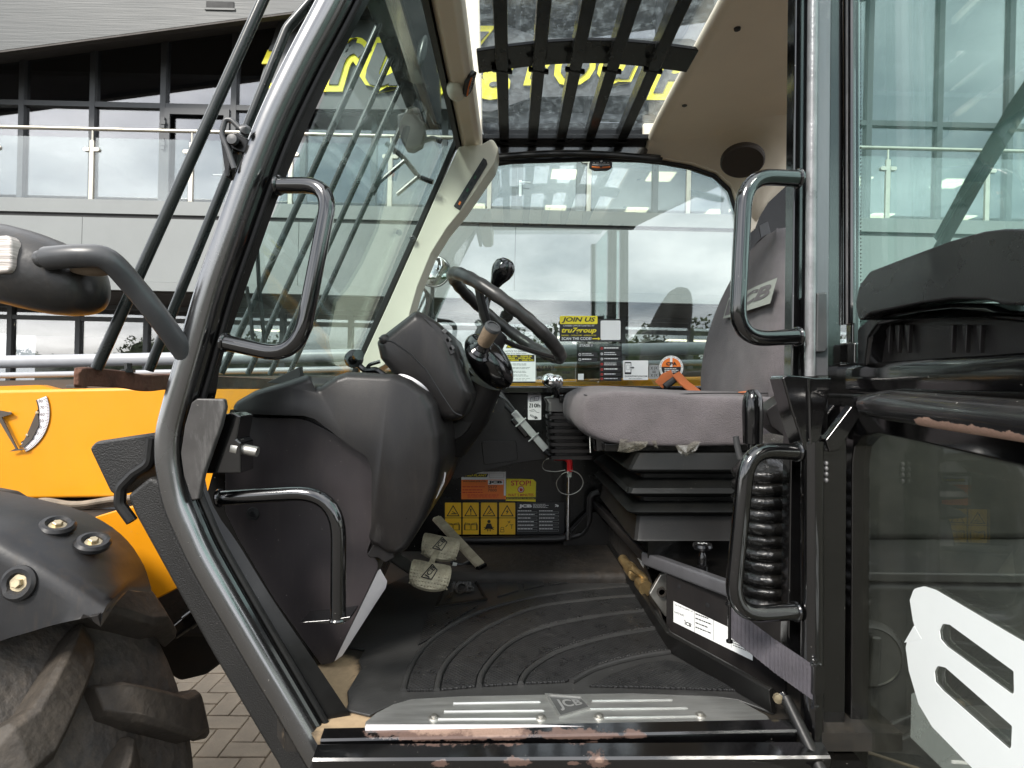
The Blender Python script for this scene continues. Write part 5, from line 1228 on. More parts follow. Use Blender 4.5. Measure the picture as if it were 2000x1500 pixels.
# lower frame and its glass
z1_ = D(2020, 908).z; lo = [(1656, 1640), (1658, 900), (1662, 868), (1680, 846), (1712, 838), (1800, 856), (1900, 880), (2020, 908)]
frm = [(1622, 780), (S1, 1.50, 0), (S1, z1_ - .02, 0), (2020, 916), (1900, 888), (1800, 864), (1712, 846), (1684, 853), (1668, 872), (1664, 904), (1660, 1640), (1620, 1640)]
dpoly('lower_frame', frm, .03, paint, .004, bevel=.003)
g = MB(); g.prism([D(a, b, -.010) for a, b in lo] + [DS(S1, z1_ - .012, -.010), DS(S1, .58, -.010), DS(.03, .58, -.010)], -DN * .005, glass_low); g.build('lower_pane', dr)
g = MB(); edge_p = resamp([D(a, b, -.0092) for a, b in lo[1:8]], 150)
for i in range(len(edge_p) - 1):
    a, b = edge_p[i], edge_p[i + 1]; m_ = (a + b) / 2; inn = (D(1850, 1200, -.0092) - m_).normalized()
    g.add([a, b, m_ + inn * .0085], [(0, 1, 2)], frit)
g.build('frit_edge', dr, flat=True)['kind'] = 'stuff'
g = MB(); g.prism([DS(S1 - .01, .55, .004), DS(S1 + .03, .55, .004), DS(S1 + .03, 2.42, .004), DS(S1 - .01, 2.42, .004)], -DN * .03, paint); g.build('lock_stile', dr, bevel=.004)
for y in (1050, 1190, 1450):
    g = MB(); g.ell(D(1640, y, .006), (.004, .004, .012), silver_edge); g.build('weld_bead', dr)
# white vinyl lettering back and grey film behind the lower glass
ow = [(1784, 1212), (1778, 1172), (1786, 1150), (1806, 1145), (1828, 1152), (2100, 1312), (2100, 1690), (1960, 1560), (1900, 1500), (1822, 1420), (1795, 1375), (1776, 1310), (1770, 1265), (1774, 1244), (1792, 1238)]
out_ = [V((p.x, p.y, 0)) for p in fillet([V((a, b, 0)) for a, b in ow], 10, 4, True)]
h1 = fillet([V((a, b, 0)) for a, b in ((1836, 1232), (1842, 1218), (1856, 1220), (1981, 1311), (1982, 1359), (1850, 1262), (1838, 1248))], 5, 3, True)
h2 = fillet([V((a, b, 0)) for a, b in ((1826, 1312), (1832, 1300), (1848, 1304), (1978, 1418), (1976, 1466), (1842, 1348), (1828, 1332))], 5, 3, True)
bm = bmesh.new(); edges = []
for loop in (out_, h1, h2):
    vv = [bm.verts.new(D(p.x, p.y, -.0090)) for p in loop]
    for i in range(len(vv)): edges.append(bm.edges.new((vv[i], vv[(i + 1) % len(vv)])))
bmesh.ops.triangle_fill(bm, edges=edges, use_beauty=True, use_dissolve=False)
bm.verts.ensure_lookup_table(); bm.verts.index_update()
g = MB(); g.add([v.co.copy() for v in bm.verts], [tuple(v.index for v in f.verts) for f in bm.faces], white_dec); bm.free()
o = g.build('vinyl_lettering', dr, flat=True, label='large white rounded vinyl lettering seen from its back')
sm_ = o.modifiers.new('solid', 'SOLIDIFY'); sm_.thickness = .0008
dpoly('clear_label', [(1780, 1356), (1786, 1352), (1960, 1520), (1960, 1640), (1860, 1520), (1778, 1440)], .0008, grey_film, -.0085, bevel=0)
dpoly('paper_tag', [(1766, 1255), (1785, 1222), (1800, 1248)], .0008, white_dec, -.0080, bevel=0)

g = MB(); q = [D(x, y, -.030) for x, y in ((1838, 470), (1905, 350), (1985, 215), (2090, 60))]; g.sweep(q, rect(.011, .006), paint_dull, up=DN); g.build('window_wiper', dr)
g = MB(); g.tube([D(x, y, -.026) for x, y in ((1826, 490), (1880, 395), (1930, 320))], .004, rubber, 8); g.build('wiper_blade', dr)
# webbing check strap and gas strut to the door
worn_pin = mat('dark worn pin', (.12, .11, .10), .4, metal=.6, var=.3, scale=40)
ck = node('check_strap', tel, P(1510, 1260, 1.0))
sA, sB, sC = P(1424, 1182, 1.06), P(1512, 1248, .985), P(1590, 1300, .93)
hA = V((0, 0, .062))
g = MB(); rings = []
for k in range(11):
    t = k / 10; p = sA.lerp(sB, t * 2) if t < .5 else sB.lerp(sC, t * 2 - 1)
    rings.append([p, p + V((0, .003, 0)), p + V((0, .003, -.056)), p + V((0, 0, -.056))])
g.loft(rings, strap_m); g.build('webbing', ck)
for k in range(22):
    t = k / 22; p = (sA.lerp(sB, t * 2) if t < .5 else sB.lerp(sC, t * 2 - 1)) + V((0, -.001, 0)); g = MB() if k == 0 else g
    g.tube([p, p + V((0, 0, -.056))], .0011, strap_m, 5)
o = g.build('woven_rib', ck); o['kind'] = 'stuff'
for p in (sA, sC):
    g = MB(); g.lathe(p + V((.0, -.002, -.066)), (0, 0, 1), [(.0001, 0), (.006, 0), (.006, .004), (.003, .005), (.003, .066), (.007, .067), (.007, .071), (.005, .072), (.005, .077), (.0001, .078)], paint, 10); g.build('pivot_bolt', ck)
pl('strap_bracket', [(1590, 1296), (1606, 1296), (1612, 1310), (1612, 1356), (1604, 1362), (1588, 1360)], .925, .012, paint, ck, bevel=.003)
st = node('gas_strut', tel, P(1560, 1420, .93))
tb('cylinder', [P(1534, 1362, .96), P(1630, 1560, .86)], .0095, rubber, st)
g = MB(); g.lathe(P(1524, 1352, .965), (.4, -.5, -.8), [(.0001, 0), (.009, .0), (.010, .012), (.007, .02), (.0001, .022)], plastic_gl, 14); g.lathe(P(1518, 1362, .96), (0, -1, 0), [(.0001, 0), (.008, 0), (.008, .006), (.0001, .008)], bolt_m, 8); g.build('ball_joint', st)

# ------------------------------------------------------------------ fuel tank glimpsed through the lower door glass
fx = node('fuel_tank', tel, V((1.0, 1.3, .7)))
tank_m = mat('black moulded tank', (.07, .07, .072), .33, var=.2, dust=.10, scale=5)
g = MB(); g.prism(fillet([V((.655, 1.10, .45)), V((1.55, 1.04, .45)), V((1.55, 1.04, 1.16)), V((.655, 1.10, 1.155))], .03, 4, True), (0.1, .6, 0), tank_m); g.build('body', fx, bevel=.02, seg=3)
g = MB(); g.prism([V((.64, 1.085, 1.155)), V((1.6, 1.02, 1.165)), V((1.7, 1.6, 1.165)), V((.7, 1.6, 1.155))], (0, 0, .018), tank_m); g.build('ledge', fx, bevel=.004)
pc = P(1706, 1284, 1.085)
g = MB(); g.lathe(pc + V((0, .03, 0)), (-.1, -1, .05), [(.0001, 0), (.066, 0), (.066, .012), (.058, .026), (.052, .032), (.05, .03), (.0001, .033)], tank_m, 36); g.build('filler_cap', fx)
g = MB(); g.box(pc + V((-.008, -.012, 0)), (.02, .018, .094), tank_m, Matrix.Rotation(R(4), 3, 'Y')); g.build('cap_grip', fx, bevel=.006)
g = MB(); g.tube(smooth_path(Q([(1660, 1425), (1720, 1420), (1780, 1396), (1830, 1370)], 1.075), 5), .0035, tank_m, 8); g.build('mould_rib', fx)
g = MB(); g.tube(smooth_path(Q([(1650, 1468), (1740, 1452), (1800, 1420)], 1.07), 5), .0045, tank_m, 8); g.build('mould_rib', fx)
g = MB(); g.tube(Q([(1672, 1462), (1850, 1520)], 1.03), .003, hose_m, 8); g.build('drain_pipe', fx)
hood_m = mat('black rear panel', (.028, .028, .026), .5, var=.15, dust=.15)
g = MB(); g.prism([V((.66, 1.3, 1.17)), V((2.2, 1.26, 1.19)), V((2.2, 1.26, 1.57)), V((.68, 1.3, 1.57))], (0, .6, .0), hood_m); g.build('rear_body', tel, bevel=.02, seg=3)

# ------------------------------------------------------------------ boom beyond the cab
bm_ = node('boom', tel, (0, 2.3, 1.3))
YA = 2.1
def bz(px, py): return P(px, py, YA)
g = MB(); a, b, c, d = P(-260, 767, YA), P(1800, 727, YA), P(1800, 950, YA), P(-260, 979, YA)
g.prism([a, b, c, d], (0, .42, 0), yellow); g.build('outer_section', bm_, bevel=.012, seg=3)
g = MB(); g.prism([P(-260, 748, 2.16), P(1800, 712, 2.16), P(1800, 738, 2.16), P(-260, 775, 2.16)], (0, .3, 0), boom_dark); g.build('boom_recess_shade', bm_)  # dark bar standing in for the shade in the recess below the pipe
g = MB(); g.prism(Q([(-100, 757), (75, 752), (110, 761), (-100, 766)], 2.12), (0, .05, 0), yellow); g.build('flange', bm_)
tb('return_pipe', [P(-300, 713, 2.2), P(1800, 672, 2.2)], .024, pipe_m, bm_, seg=18)
tb('return_pipe', [P(-300, 739, 2.16), P(1800, 700, 2.16)], .011, pipe_m, bm_, seg=14)
pl('boom_clip', [(128, 752), (160, 751), (162, 758), (128, 759)], 2.14, .02, arm_m, bm_, bevel=.002)
# angle scale with pendulum pointer
sc2 = node('angle_scale', tel, P(60, 830, YA)); YS2 = YA - .004
cx_, cy2 = 10, 806; pr = Print(YS2)
arc_o = [(cx_ + 87 * math.cos(R(a)), cy2 - 87 * math.sin(R(a))) for a in range(22, -66, -4)]; arc_i = [(cx_ + 66 * math.cos(R(a)), cy2 - 66 * math.sin(R(a))) for a in range(22, -66, -4)]
for i in range(len(arc_o) - 1): pr.poly([arc_o[i], arc_o[i + 1], arc_i[i + 1], arc_i[i]], PW, 0)
for i in range(len(arc_o) - 1):
    a, b = arc_i[i], arc_i[i + 1]; pr.line(*a, *b, 2.4, K, 1)
    pr.line(*arc_o[i], *arc_o[i + 1], 1, K, 1)
for k, tx in enumerate(('80', '70', '60', '50', '40', '30', '20', '10', '0')):
    a = 18 - k * 10.2; x, y = cx_ + 73.5 * math.cos(R(a)), cy2 - 73.5 * math.sin(R(a)); pr.text(tx, x - 4.6, y - 3, x + 3.6, y + 3, K, 1)
for k in range(42):
    a = 19 - k * 2; r0q = 82 if k % 5 else 79; pr.line(cx_ + r0q * math.cos(R(a)), cy2 - r0q * math.sin(R(a)), cx_ + 86 * math.cos(R(a)), cy2 - 86 * math.sin(R(a)), .9, K, 1)
pr.build('scale_print', sc2)
pl('scale_bracket', [(73, 800), (76, 830), (62, 858), (46, 874), (40, 872), (52, 850)], YA - .008, .003, boom_dark, sc2, bevel=0)
pl('pointer', [(-10, 800), (22, 806), (22, 809), (3, 815), (34, 877), (52, 876), (50, 878), (18, 882), (30, 876), (-2, 822), (-14, 815)], YA - .016, .004, boom_dark, sc2, bevel=0)
for x, y in ((20, 807), (54, 850), (73, 806)):
    g = MB(); g.lathe(P(x, y, YA - .006), (0, -1, 0), [(.0001, 0), (.006, 0), (.005, .004), (.0001, .005)], bolt_m, 10); g.build('screw', sc2)
# hoses and chassis plates beneath the boom
hs = node('boom_hoses', tel, P(120, 985, 1.9))
for k, (dy, r_) in enumerate(((0, .010), (7, .008), (13, .011), (20, .009))):
    g = MB(); g.tube(smooth_path(Q([(-80, 996 + dy), (50, 984 + dy), (90, 978 + dy), (150, 985 + dy), (230, 974 + dy), (330, 968 + dy)], 1.95 + .02 * k), 6), r_, hose_m, 8); g.build('hose', hs)
pl('valve_cover', [(40, 1000), (190, 988), (260, 985), (260, 1012), (180, 1012), (120, 1020)], 1.98, .1, pipe_m, hs, bevel=.004)
pl('chassis_plate', [(-40, 1100), (140, 1030), (190, 1008), (236, 994), (300, 980), (420, 1100), (346, 1150), (226, 1212), (218, 1205), (216, 1150)], 1.50, .03, yellow, tel, bevel=.004)
g = MB(); g.bb((-.22, 1.62, .35), (1.9, 2.4, 1.0), dark_under); g.build('chassis', tel, bevel=.02)
g = MB(); g.bb((-2.4, 1.66, .80), (-.80, 2.3, 1.1), dark_under); g.build('chassis_nose', tel, bevel=.02)
ax_ = node('front_axle', tel, V((-1.0, 1.7, .6)))
g = MB(); g.tube([P(300, 1250, 1.75), P(480, 1180, 1.75)], .05, dark_under, 14); g.build('beam', ax_)
g = MB(); g.prism(fillet(Q([(290, 1160), (420, 1130), (440, 1290), (400, 1320), (350, 1332), (300, 1300)], 1.70), .03, 4, True), (0, .2, 0), dark_under); g.build('hub_casting', ax_, bevel=.015, seg=3)
g = MB(); g.tube(Q([(322, 1248), (340, 1236), (342, 1234), (368, 1214), (370, 1212), (440, 1160)], 1.58), .014, plastic_gl, 14, rr=[.010, .012, .02, .022, .026, .026]); g.build('steering_cylinder', ax_)

# ------------------------------------------------------------------ front wheel: tyre with lugs, rim, mudguard
wh = node('front_wheel', tel, V((-1.40, 1.28, .66)))
WC = V((-1.33, 1.27, .615)); RT = .60; WT = .20
Rz = Matrix.Rotation(R(-13), 3, 'Z')
def wpt(r, y, a): return WC + Rz @ V((r * math.cos(a), y, r * math.sin(a)))
prof = [(.34, -.17), (.40, -.20), (.50, -.212), (.56, -.205), (.592, -.185), (.603, -.15), (.608, 0), (.603, .15), (.592, .185), (.56, .205), (.50, .212), (.40, .20), (.34, .17)]
g = MB(); N = 64; rings = [[wpt(r, y, 2 * math.pi * k / N) for r, y in prof] for k in range(N)]; rings.append(rings[0])
g.loft(rings, tyre_m, cap=False); g.build('tyre', wh, angle=60)
rim_y = mat('rim paint', (.5, .45, .38), .5, dust=.3)
g = MB(); rings = [[wpt(r, y, 2 * math.pi * k / N) for r, y in ((.35, -.17), (.33, -.15), (.31, -.05), (.12, -.04), (.02, -.04), (.02, .1), (.33, .12), (.35, .17))] for k in range(N)]; rings.append(rings[0]); g.loft(rings, rim_y, cap=False); g.build('rim', wh)
NL = 16; lug_m = mat('worn tyre lug', (.042, .036, .030), .6, var=.3, scale=16, bump=.8, bscale=60, bdist=.003, dust=.25, dcol=(.16, .125, .09), smear=.25, spec=.35)
for side in (-1, 1):
    for k in range(NL):
        a0 = 2 * math.pi * (k + (.5 if side > 0 else 0)) / NL
        rings = []
        for t in range(7):
            f_ = t / 6; y = side * (-.02 + .235 * f_); a = a0 + side * 0 + .30 * (1 - f_) * 1.0 + (.04 if f_ > .8 else 0)
            wdt = .072 + .022 * f_; rb = .595 - (.03 if f_ > .85 else 0); rt = .668 - .010 * (f_ - .4) ** 2 * 6 - (.028 if f_ > .95 else 0)
            da = wdt / .64 / 1
            if t == 0: rt -= .02; da *= .8
            rings.append([wpt(rb, y, a - da * .62), wpt(rt - .012, y, a - da * .54), wpt(rt, y, a - da * .40), wpt(rt, y, a + da * .40), wpt(rt - .012, y, a + da * .54), wpt(rb, y, a + da * .62)])
        px_ = [1000 + F * p.x / p.y for r in rings for p in r]
        g = MB(); g.loft(rings, lug_m); g.build('lug', wh, bevel=.004)
mg = node('mudguard', tel, V((-1.2, 1.15, 1.2)))
near = [(-2.05, 1.05), (-1.85, 1.20), (-1.5, 1.285), (-1.2, 1.295), (-.97, 1.260), (-.88, 1.222), (-.80, 1.175), (-.728, 1.124)]
far = [(-2.05, 1.05), (-1.85, 1.20), (-1.5, 1.29), (-1.2, 1.30), (-.98, 1.262), (-.875, 1.222), (-.81, 1.165), (-.785, 1.10)]
low = [(-2.05, .9), (-1.85, 1.03), (-1.5, 1.09), (-1.2, 1.09), (-.97, 1.055), (-.88, 1.075), (-.80, 1.098), (-.728, 1.113)]
nr = smooth_path([V((x, 1.05, z)) for x, z in near], 4); fr3 = smooth_path([V((x, 1.27, z)) for x, z in far], 4); lw3 = smooth_path([V((x, 1.035, z)) for x, z in low], 4)
g = MB(); rings = []
for a, b, c in zip(nr, fr3, lw3):
    m1 = a.lerp(b, .5) + V((0, 0, .012)); 
    rings.append([c, a + V((0, -.008, -.034)), a + V((0, -.003, -.012)), a + V((0, .008, -.001)), a + V((0, .024, .004)), m1, b + V((0, -.01, .004)), b + V((.004, .004, -.02)), b + V((.004, .004, -.03)), m1 - V((0, 0, .01)), a + V((0, .014, -.014)), c + V((0, .008, 0))])
g.loft(rings, guard_m); g.build('shell', mg, angle=45)
for x, y, Yb in ((113, 1030, 1.15), (183, 1063, 1.15), (34, 1138, 1.036)):
    p = P(x, y, Yb) + (V((0, 0, .010)) if Yb > 1.1 else V((0, -.004, 0))); nn = V((.3, -.25, .9)).normalized() if Yb > 1.1 else V((.05, -1, .25)).normalized()
    g = MB(); g.torus(p - nn * .009, nn, .023, .009, guard_m, 24, 8); g.build('bolt_recess', mg)
    g = MB(); g.lathe(p - nn * .010, nn, [(.0001, 0), (.016, 0), (.016, .004), (.009, .0042), (.009, .010), (.0075, .0115), (.0001, .0115)], bolt_m, 6); g.build('bolt', mg)

# ------------------------------------------------------------------ outside mirror on its arm
mr = node('wing_mirror', tel, P(60, 530, .88))
sec = []
for px, top, bot, dd in ((-120, 452, 560, .03), (-60, 436, 585, .055), (0, 434, 592, .07), (60, 448, 608, .075), (110, 466, 618, .072), (150, 486, 618, .062), (178, 508, 612, .048), (194, 540, 592, .026), (198, 556, 578, .010)):
    c = P(px, (top + bot) / 2, .90); h_ = (bot - top) / 2 / F * .9; ring = []
    for k in range(16):
        t = 2 * math.pi * k / 16; ring.append(c + V((0, -dd * math.copysign(abs(math.cos(t)) ** .8, math.cos(t)), h_ * math.copysign(abs(math.sin(t)) ** .75, math.sin(t)))))
    sec.append(ring)
g = MB(); g.loft(sec, mirror_m); g.build('housing', mr, sub=1)
lens_m = mat('ribbed indicator lens', (.55, .50, .46), .12, var=.45, scale=60, bump=1., bscale=40, bdist=.004, stretch=(.2, .2, 4), spec=.8)
pl('indicator_lens', [(-40, 462), (14, 458), (22, 470), (22, 522), (14, 532), (-40, 536)], .822, .02, lens_m, mr, bevel=.004)
g = MB(); pts = [P(78, 506, .835), P(110, 503, .83), P(165, 500, .83), P(212, 508, .84), P(262, 560, .87), P(312, 622, .90), P(372, 706, .95)]
g.tube(smooth_path(pts, 5), .019, arm_m, 16, rr=[.012] * 3 + [.0165] * 40); g.build('arm', mr)
g = MB(); g.ell(P(180, 528, .86), (.03, .02, .008), hose_m); g.build('arm_grommet', mr)
# round mirror and square lamp beyond the far pillar
fm = node('round_mirror', tel, P(848, 530, 2.3))
g = MB(); g.lathe(P(848, 530, 2.3), (-.05, -1, .1), [(.0001, 0), (.06, 0), (.062, .006), (.056, .01), (.0001, .012)], mat('mirror glass', (.75, .75, .72), .03, metal=1., var=.0), 32); g.build('glass', fm)
g = MB(); g.torus(P(848, 530, 2.296), (-.05, -1, .1), .061, .004, arm_m, 36, 8); g.build('bezel', fm)
g = MB(); g.tube(Q([(845, 558), (842, 640), (835, 720)], 2.32), .008, arm_m, 8); g.build('stalk', fm)
sqm = node('square_mirror', tel, P(822, 595, 2.25))
g = MB(); g.prism(fillet(Q([(804, 565), (824, 556), (838, 572), (836, 620), (800, 632)], 2.25), .012, 3, True), (0, .05, 0), plastic); g.build('housing', sqm, bevel=.004)
g = MB(); g.prism(Q([(806, 572), (826, 566), (832, 576), (830, 618), (804, 624)], 2.247), (0, .003, 0), mat('flat mirror glass', (.6, .62, .6), .04, metal=1., var=0)); g.build('glass', sqm)
# ------------------------------------------------------------------ labels on the far wall and window (flat print)
Yw, Yg = 1.947, 1.9585
def tru_plant(pr, x0, y0, x1, y1, l=1):
    pr.poly([(x0 + 2, y0), (x1 + 1, y0), (x1 - 2, y1), (x0 - 1, y1)], K, l)
    pr.text('TRU PLANT', x0 + 1.5, y0 + (y1 - y0) * .18, x1 - 1.5, y1 - (y1 - y0) * .18, YL, l + 1, off=.03, shear=.25)
pr = Print(Yg)
pr.slab(983, 673, 1046, 748, W, r=1)
tru_plant(pr, 989, 674, 1017, 680)
pr.text('NOTICE TO DRIVER / HIRER', 986, 684.5, 1043, 688, K, 1)
pr.bars(986, 690, 1043, 692.6, 1, GR, 1, .6, 2)
pr.rect(985, 693, 1044, 706, K, 1)
pr.text('FUEL LEVEL  -  ENGINE OIL', 990, 694.2, 1039, 697, YL, 2, off=.02); pr.text('GREASE  -  WATER LEVEL', 992, 698.2, 1037, 701, YL, 2, off=.02); pr.text('TYRE PRESSURE  -  WHEEL NUTS', 987, 702.2, 1042, 705, YL, 2, off=.02)
for k in range(4): pr.bars(993, 710 + k * 7.2, 1038, 714.6 + k * 7.2, 2, GR, 1, .5, 20 + k)
pr.bars(986, 739, 1044, 744.5, 2, GR, 1, .3, 30); pr.rect(983, 745, 1046, 748, K, 1)
pr.build('notice_sticker', tel, 'white driver notice sticker')
pr = Print(Yg); pr.slab(1093, 623, 1214, 667, K, r=3); pr.rect(1093.5, 617, 1167, 633, YL, 1, r=2.5)
pr.slab(1093.5, 617, 1167, 632, YL, r=2.5)
pr.text('JOIN US', 1097, 619.5, 1163, 631, K, 2, off=.03, shear=.25); pr.text('CAREER OPPORTUNITIES AT', 1100, 634.6, 1161, 637.6, W, 2)
pr.text('tru7group', 1097, 640, 1165, 652.5, YL, 2, off=.025, shear=.3)
pr.text('DRIVERS - OPERATORS - APPRENTICES', 1097, 653.8, 1164, 656.4, YL, 2); pr.text('SCAN THE CODE!', 1097, 658.5, 1155, 664, W, 2, off=.02); pr.line(1157, 661.5, 1169, 661.5, 1.8, YL, 2); pr.poly([(1168, 658.5), (1173, 661.5), (1168, 664.5)], YL, 2)
pr.rect(1173, 626, 1212, 664, W, 1, r=3)
pr.build('recruiting_sticker', tel, 'black and yellow JOIN US sticker')
pr = Print(Yg); pr.text('START', 1051, 714, 1084, 723, K, 1, off=.01)
pr.frame([(1047, 710), (1124, 709), (1124, 745), (1048, 746)], .7, GR, 1); pr.line(1067, 727, 1067, 732, .8, K, 1); pr.text('VA', 1057, 733, 1066, 740, DK, 1)
for k in range(3): pr.rect(1099 + k * 3.4, 725, 1101 + k * 3.4, 730, K, 1)
pr.poly([(1110, 724), (1113, 727.5), (1110, 731)], K, 1)
for k in range(14): a, b = R(k * 25.7), R((k + 1) * 25.7); pr.line(1103 + 4 * math.cos(a), 737 - 4 * math.sin(a), 1103 + 4 * math.cos(b), 737 - 4 * math.sin(b), .9, K, 1)
pr.build('start_decal', tel)
pr = Print(Yg); pr.mb.prism([P(1127, 668, Yg), P(1214, 667, Yg), P(1214, 744, Yg), P(1127, 745, Yg)], (0, .0008, 0), glass('smoked clear label', (.62, .62, .6), .04, .3))
pr.frame([(1127, 668), (1214, 667), (1214, 744), (1127, 745)], .8, K, 1); pr.rect(1131, 671, 1158, 678, DK, 1); pr.text('STAGE', 1132, 672, 1152, 677, W, 2, off=.02); pr.text('V', 1154, 672, 1158, 677, W, 2)
pr.bars(1182, 671, 1200, 674, 1, DK, 1, .5, 4)
for y0, y1 in ((688, 697), (698.5, 706.5)):
    pr.rect(1129, y0, 1167, y1, K, 1); pr.disc(1132.5, (y0 + y1) / 2, 2.6, W, 2); pr.disc(1132.5, (y0 + y1) / 2, 1.7, K, 3); pr.bars(1137, y0 + 2, 1160, y1 - 1, 2 if y1 - y0 > 8.5 else 1, W, 2, .4, int(y0))
for y0, y1, c in ((676.5, 684.5, RD), (686, 696, W), (697.5, 705, W), (706.5, 716, RD), (717.5, 726, RD), (727.5, 735, RD), (736.5, 743, RD)):
    pr.rect(1171, y0, 1212.5, y1, K, 1); pr.disc(1175.5, (y0 + y1) / 2, 2.4, c, 2); pr.disc(1175.5, (y0 + y1) / 2, 1.2, K, 3); pr.bars(1180, y0 + 2, 1208, y1 - 1, 1 if y1 - y0 < 9 else 2, W, 2, .4, int(y0))
pr.rect(1129, 730, 1140, 742, W, 1); pr.build('engine_stage_sticker', tel, 'clear sticker with black symbol boxes')
pr = Print(Yg); pr.slab(1217, 704, 1266, 742, W, r=2); pr.rect(1220, 707, 1233, 731, K, 1, r=1.5); pr.rect(1221.2, 709.5, 1231.8, 727, W, 2); pr.frame([(1223.5, 713), (1229.5, 713), (1229.5, 722), (1223.5, 722)], .6, GR, 3)
pr.line(1231, 718, 1236, 718, 1.6, K, 3); pr.poly([(1235.5, 715.5), (1239, 718), (1235.5, 720.5)], K, 3); pr.text('QUICKSTART.JCB.COM', 1220, 733.3, 1264, 737, K, 1, off=.02); pr.bars(1228, 739, 1256, 741, 1, GR, 1, .6, 8)
pr.build('quickstart_sticker', tel, 'white sticker with a phone symbol')
pr = Print(Yg); pr.slab(1268, 713, 1287, 740, GR, r=1)
for y in (716, 730): pr.line(1271, y, 1275, y + 6, .8, K, 1); pr.line(1275, y, 1271, y + 6, .8, K, 1); pr.line(1278, y, 1278, y + 7, .8, K, 1); pr.line(1280, y + 5, 1284, y, .8, K, 1); pr.line(1280, y, 1284, y + 6, .8, K, 1)
pr.line(1274, 725, 1281, 725, 1, K, 1); pr.line(1274, 727.5, 1281, 727.5, 1, K, 1); pr.build('symbol_sticker', tel)
pr = Print(Yg); pr.mb.prism([P(1311 + 23.5 * math.cos(R(k * 10)), 718 - 23.5 * math.sin(R(k * 10)), Yg) for k in range(36)], (0, .001, 0), W)
pr.disc(1311, 718, 19.2, K, 1, ry=19.2); pr.disc(1311, 716.5, 19.0, OR, 2, 0, 180, ry=17.6); pr.rect(1308.6, 697, 1313.2, 716.5, W, 3); pr.text('CPA', 1301, 707, 1322, 714, K, 4, off=.05); pr.bars(1298, 719.5, 1325, 729, 3, W, 2, .4, 5)
for k in range(60):
    if k % 4 == 3: continue
    a = R(k * 6); pr.line(1311 + 20.6 * math.cos(a), 718 - 20.6 * math.sin(a), 1311 + 22.4 * math.cos(a), 718 - 22.4 * math.sin(a), .8, K, 1)
pr.build('round_sticker', tel, 'round orange, black and white CPA sticker')
pr = Print(Yw); pr.slab(1031, 770, 1057, 820, PW, r=2.5); pr.frame([(1037, 776), (1053, 774), (1051, 782), (1035, 784)], 1.0, K, 1); pr.line(1044.5, 775, 1043, 783, .7, K, 1); pr.bars(1038, 777.5, 1050, 781.5, 2, K, 1, .3, 3)
pr.text('10h', 1038.5, 788, 1055.5, 796, K, 1, off=.035); pr.poly([(1033.5, 788), (1037.5, 788), (1034.5, 792), (1037.5, 796), (1033.5, 796), (1036.5, 792)], K, 1)
pr.line(1034, 802, 1043, 800, .8, K, 1); pr.line(1043, 800, 1048, 805, .8, K, 1); pr.line(1048, 805, 1053, 806, .8, K, 1); pr.line(1036, 804, 1044, 803, .6, K, 1)
for k in range(4): pr.line(1037 + k * 2.4, 809 + k * 1.3, 1036 + k * 2.4, 813 + k * 1.3, 1.4, K, 1)
pr.poly([(1046, 812), (1051, 817), (1044, 819)], K, 1); pr.build('grease_interval_sticker', tel, 'small white 10h sticker')
pr = Print(Yw); pr.slab(901, 921, 988, 975, OR, r=1); pr.rect(901, 921, 988, 937, W, 1); pr.rect(984, 937, 988, 968, W, 1); tru_plant(pr, 906, 925, 953, 932, 2)
pr.frame([(956, 924), (984, 924), (984, 933), (956, 933)], .5, GR, 2); pr.text('WATLING JCB LTD.', 904, 938.6, 950, 942, K, 2, off=.02); pr.rect(953, 938, 983, 946.5, W, 2); pr.text('JCB', 954, 939, 981, 945.5, K, 3, off=.06)
for y in (950, 956, 961): pr.bars(903, y, 950, y + 2.6, 1, RD, 2, .6, y)
pr.text('5577', 953, 948.5, 971, 953.5, K, 2); pr.text('7000', 953, 955, 970, 960, K, 2); pr.bars(913, 966, 980, 972.5, 3, RD, 2, .4, 7)
pr.build('service_sticker', tel, 'orange and white service sticker')
pr = Print(Yw); pr.mb.prism(Q([(989, 935), (1041, 936), (1047, 941), (1046, 980), (988, 978)], Yw), (0, .001, 0), YL); pr.text('STOP!', 998, 938.5, 1037, 948.5, RD, 1, off=.02); pr.disc(1017.5, 956, 6.6, RD, 1); pr.disc(1017.5, 956, 5.2, W, 2); pr.rect(1015, 955, 1020, 959.5, RD, 3)
for k in range(4): pr.rect(1014.6 + k * 1.4, 952 + abs(k - 1.5), 1015.7 + k * 1.4, 956, RD, 3)
pr.poly([(1020, 955), (1022, 954), (1021, 958)], RD, 3)
pr.text('WAIT 5 MINUTES', 992, 964, 1042, 969.5, RD, 1, off=.015); pr.rect(988.5, 970.8, 1046, 975.4, K, 1); pr.text('BEFORE ISOLATING THIS MACHINE', 990, 971.9, 1044, 974.3, YL, 2)
pr.build('stop_sticker', tel, 'yellow STOP! WAIT 5 MINUTES sticker')
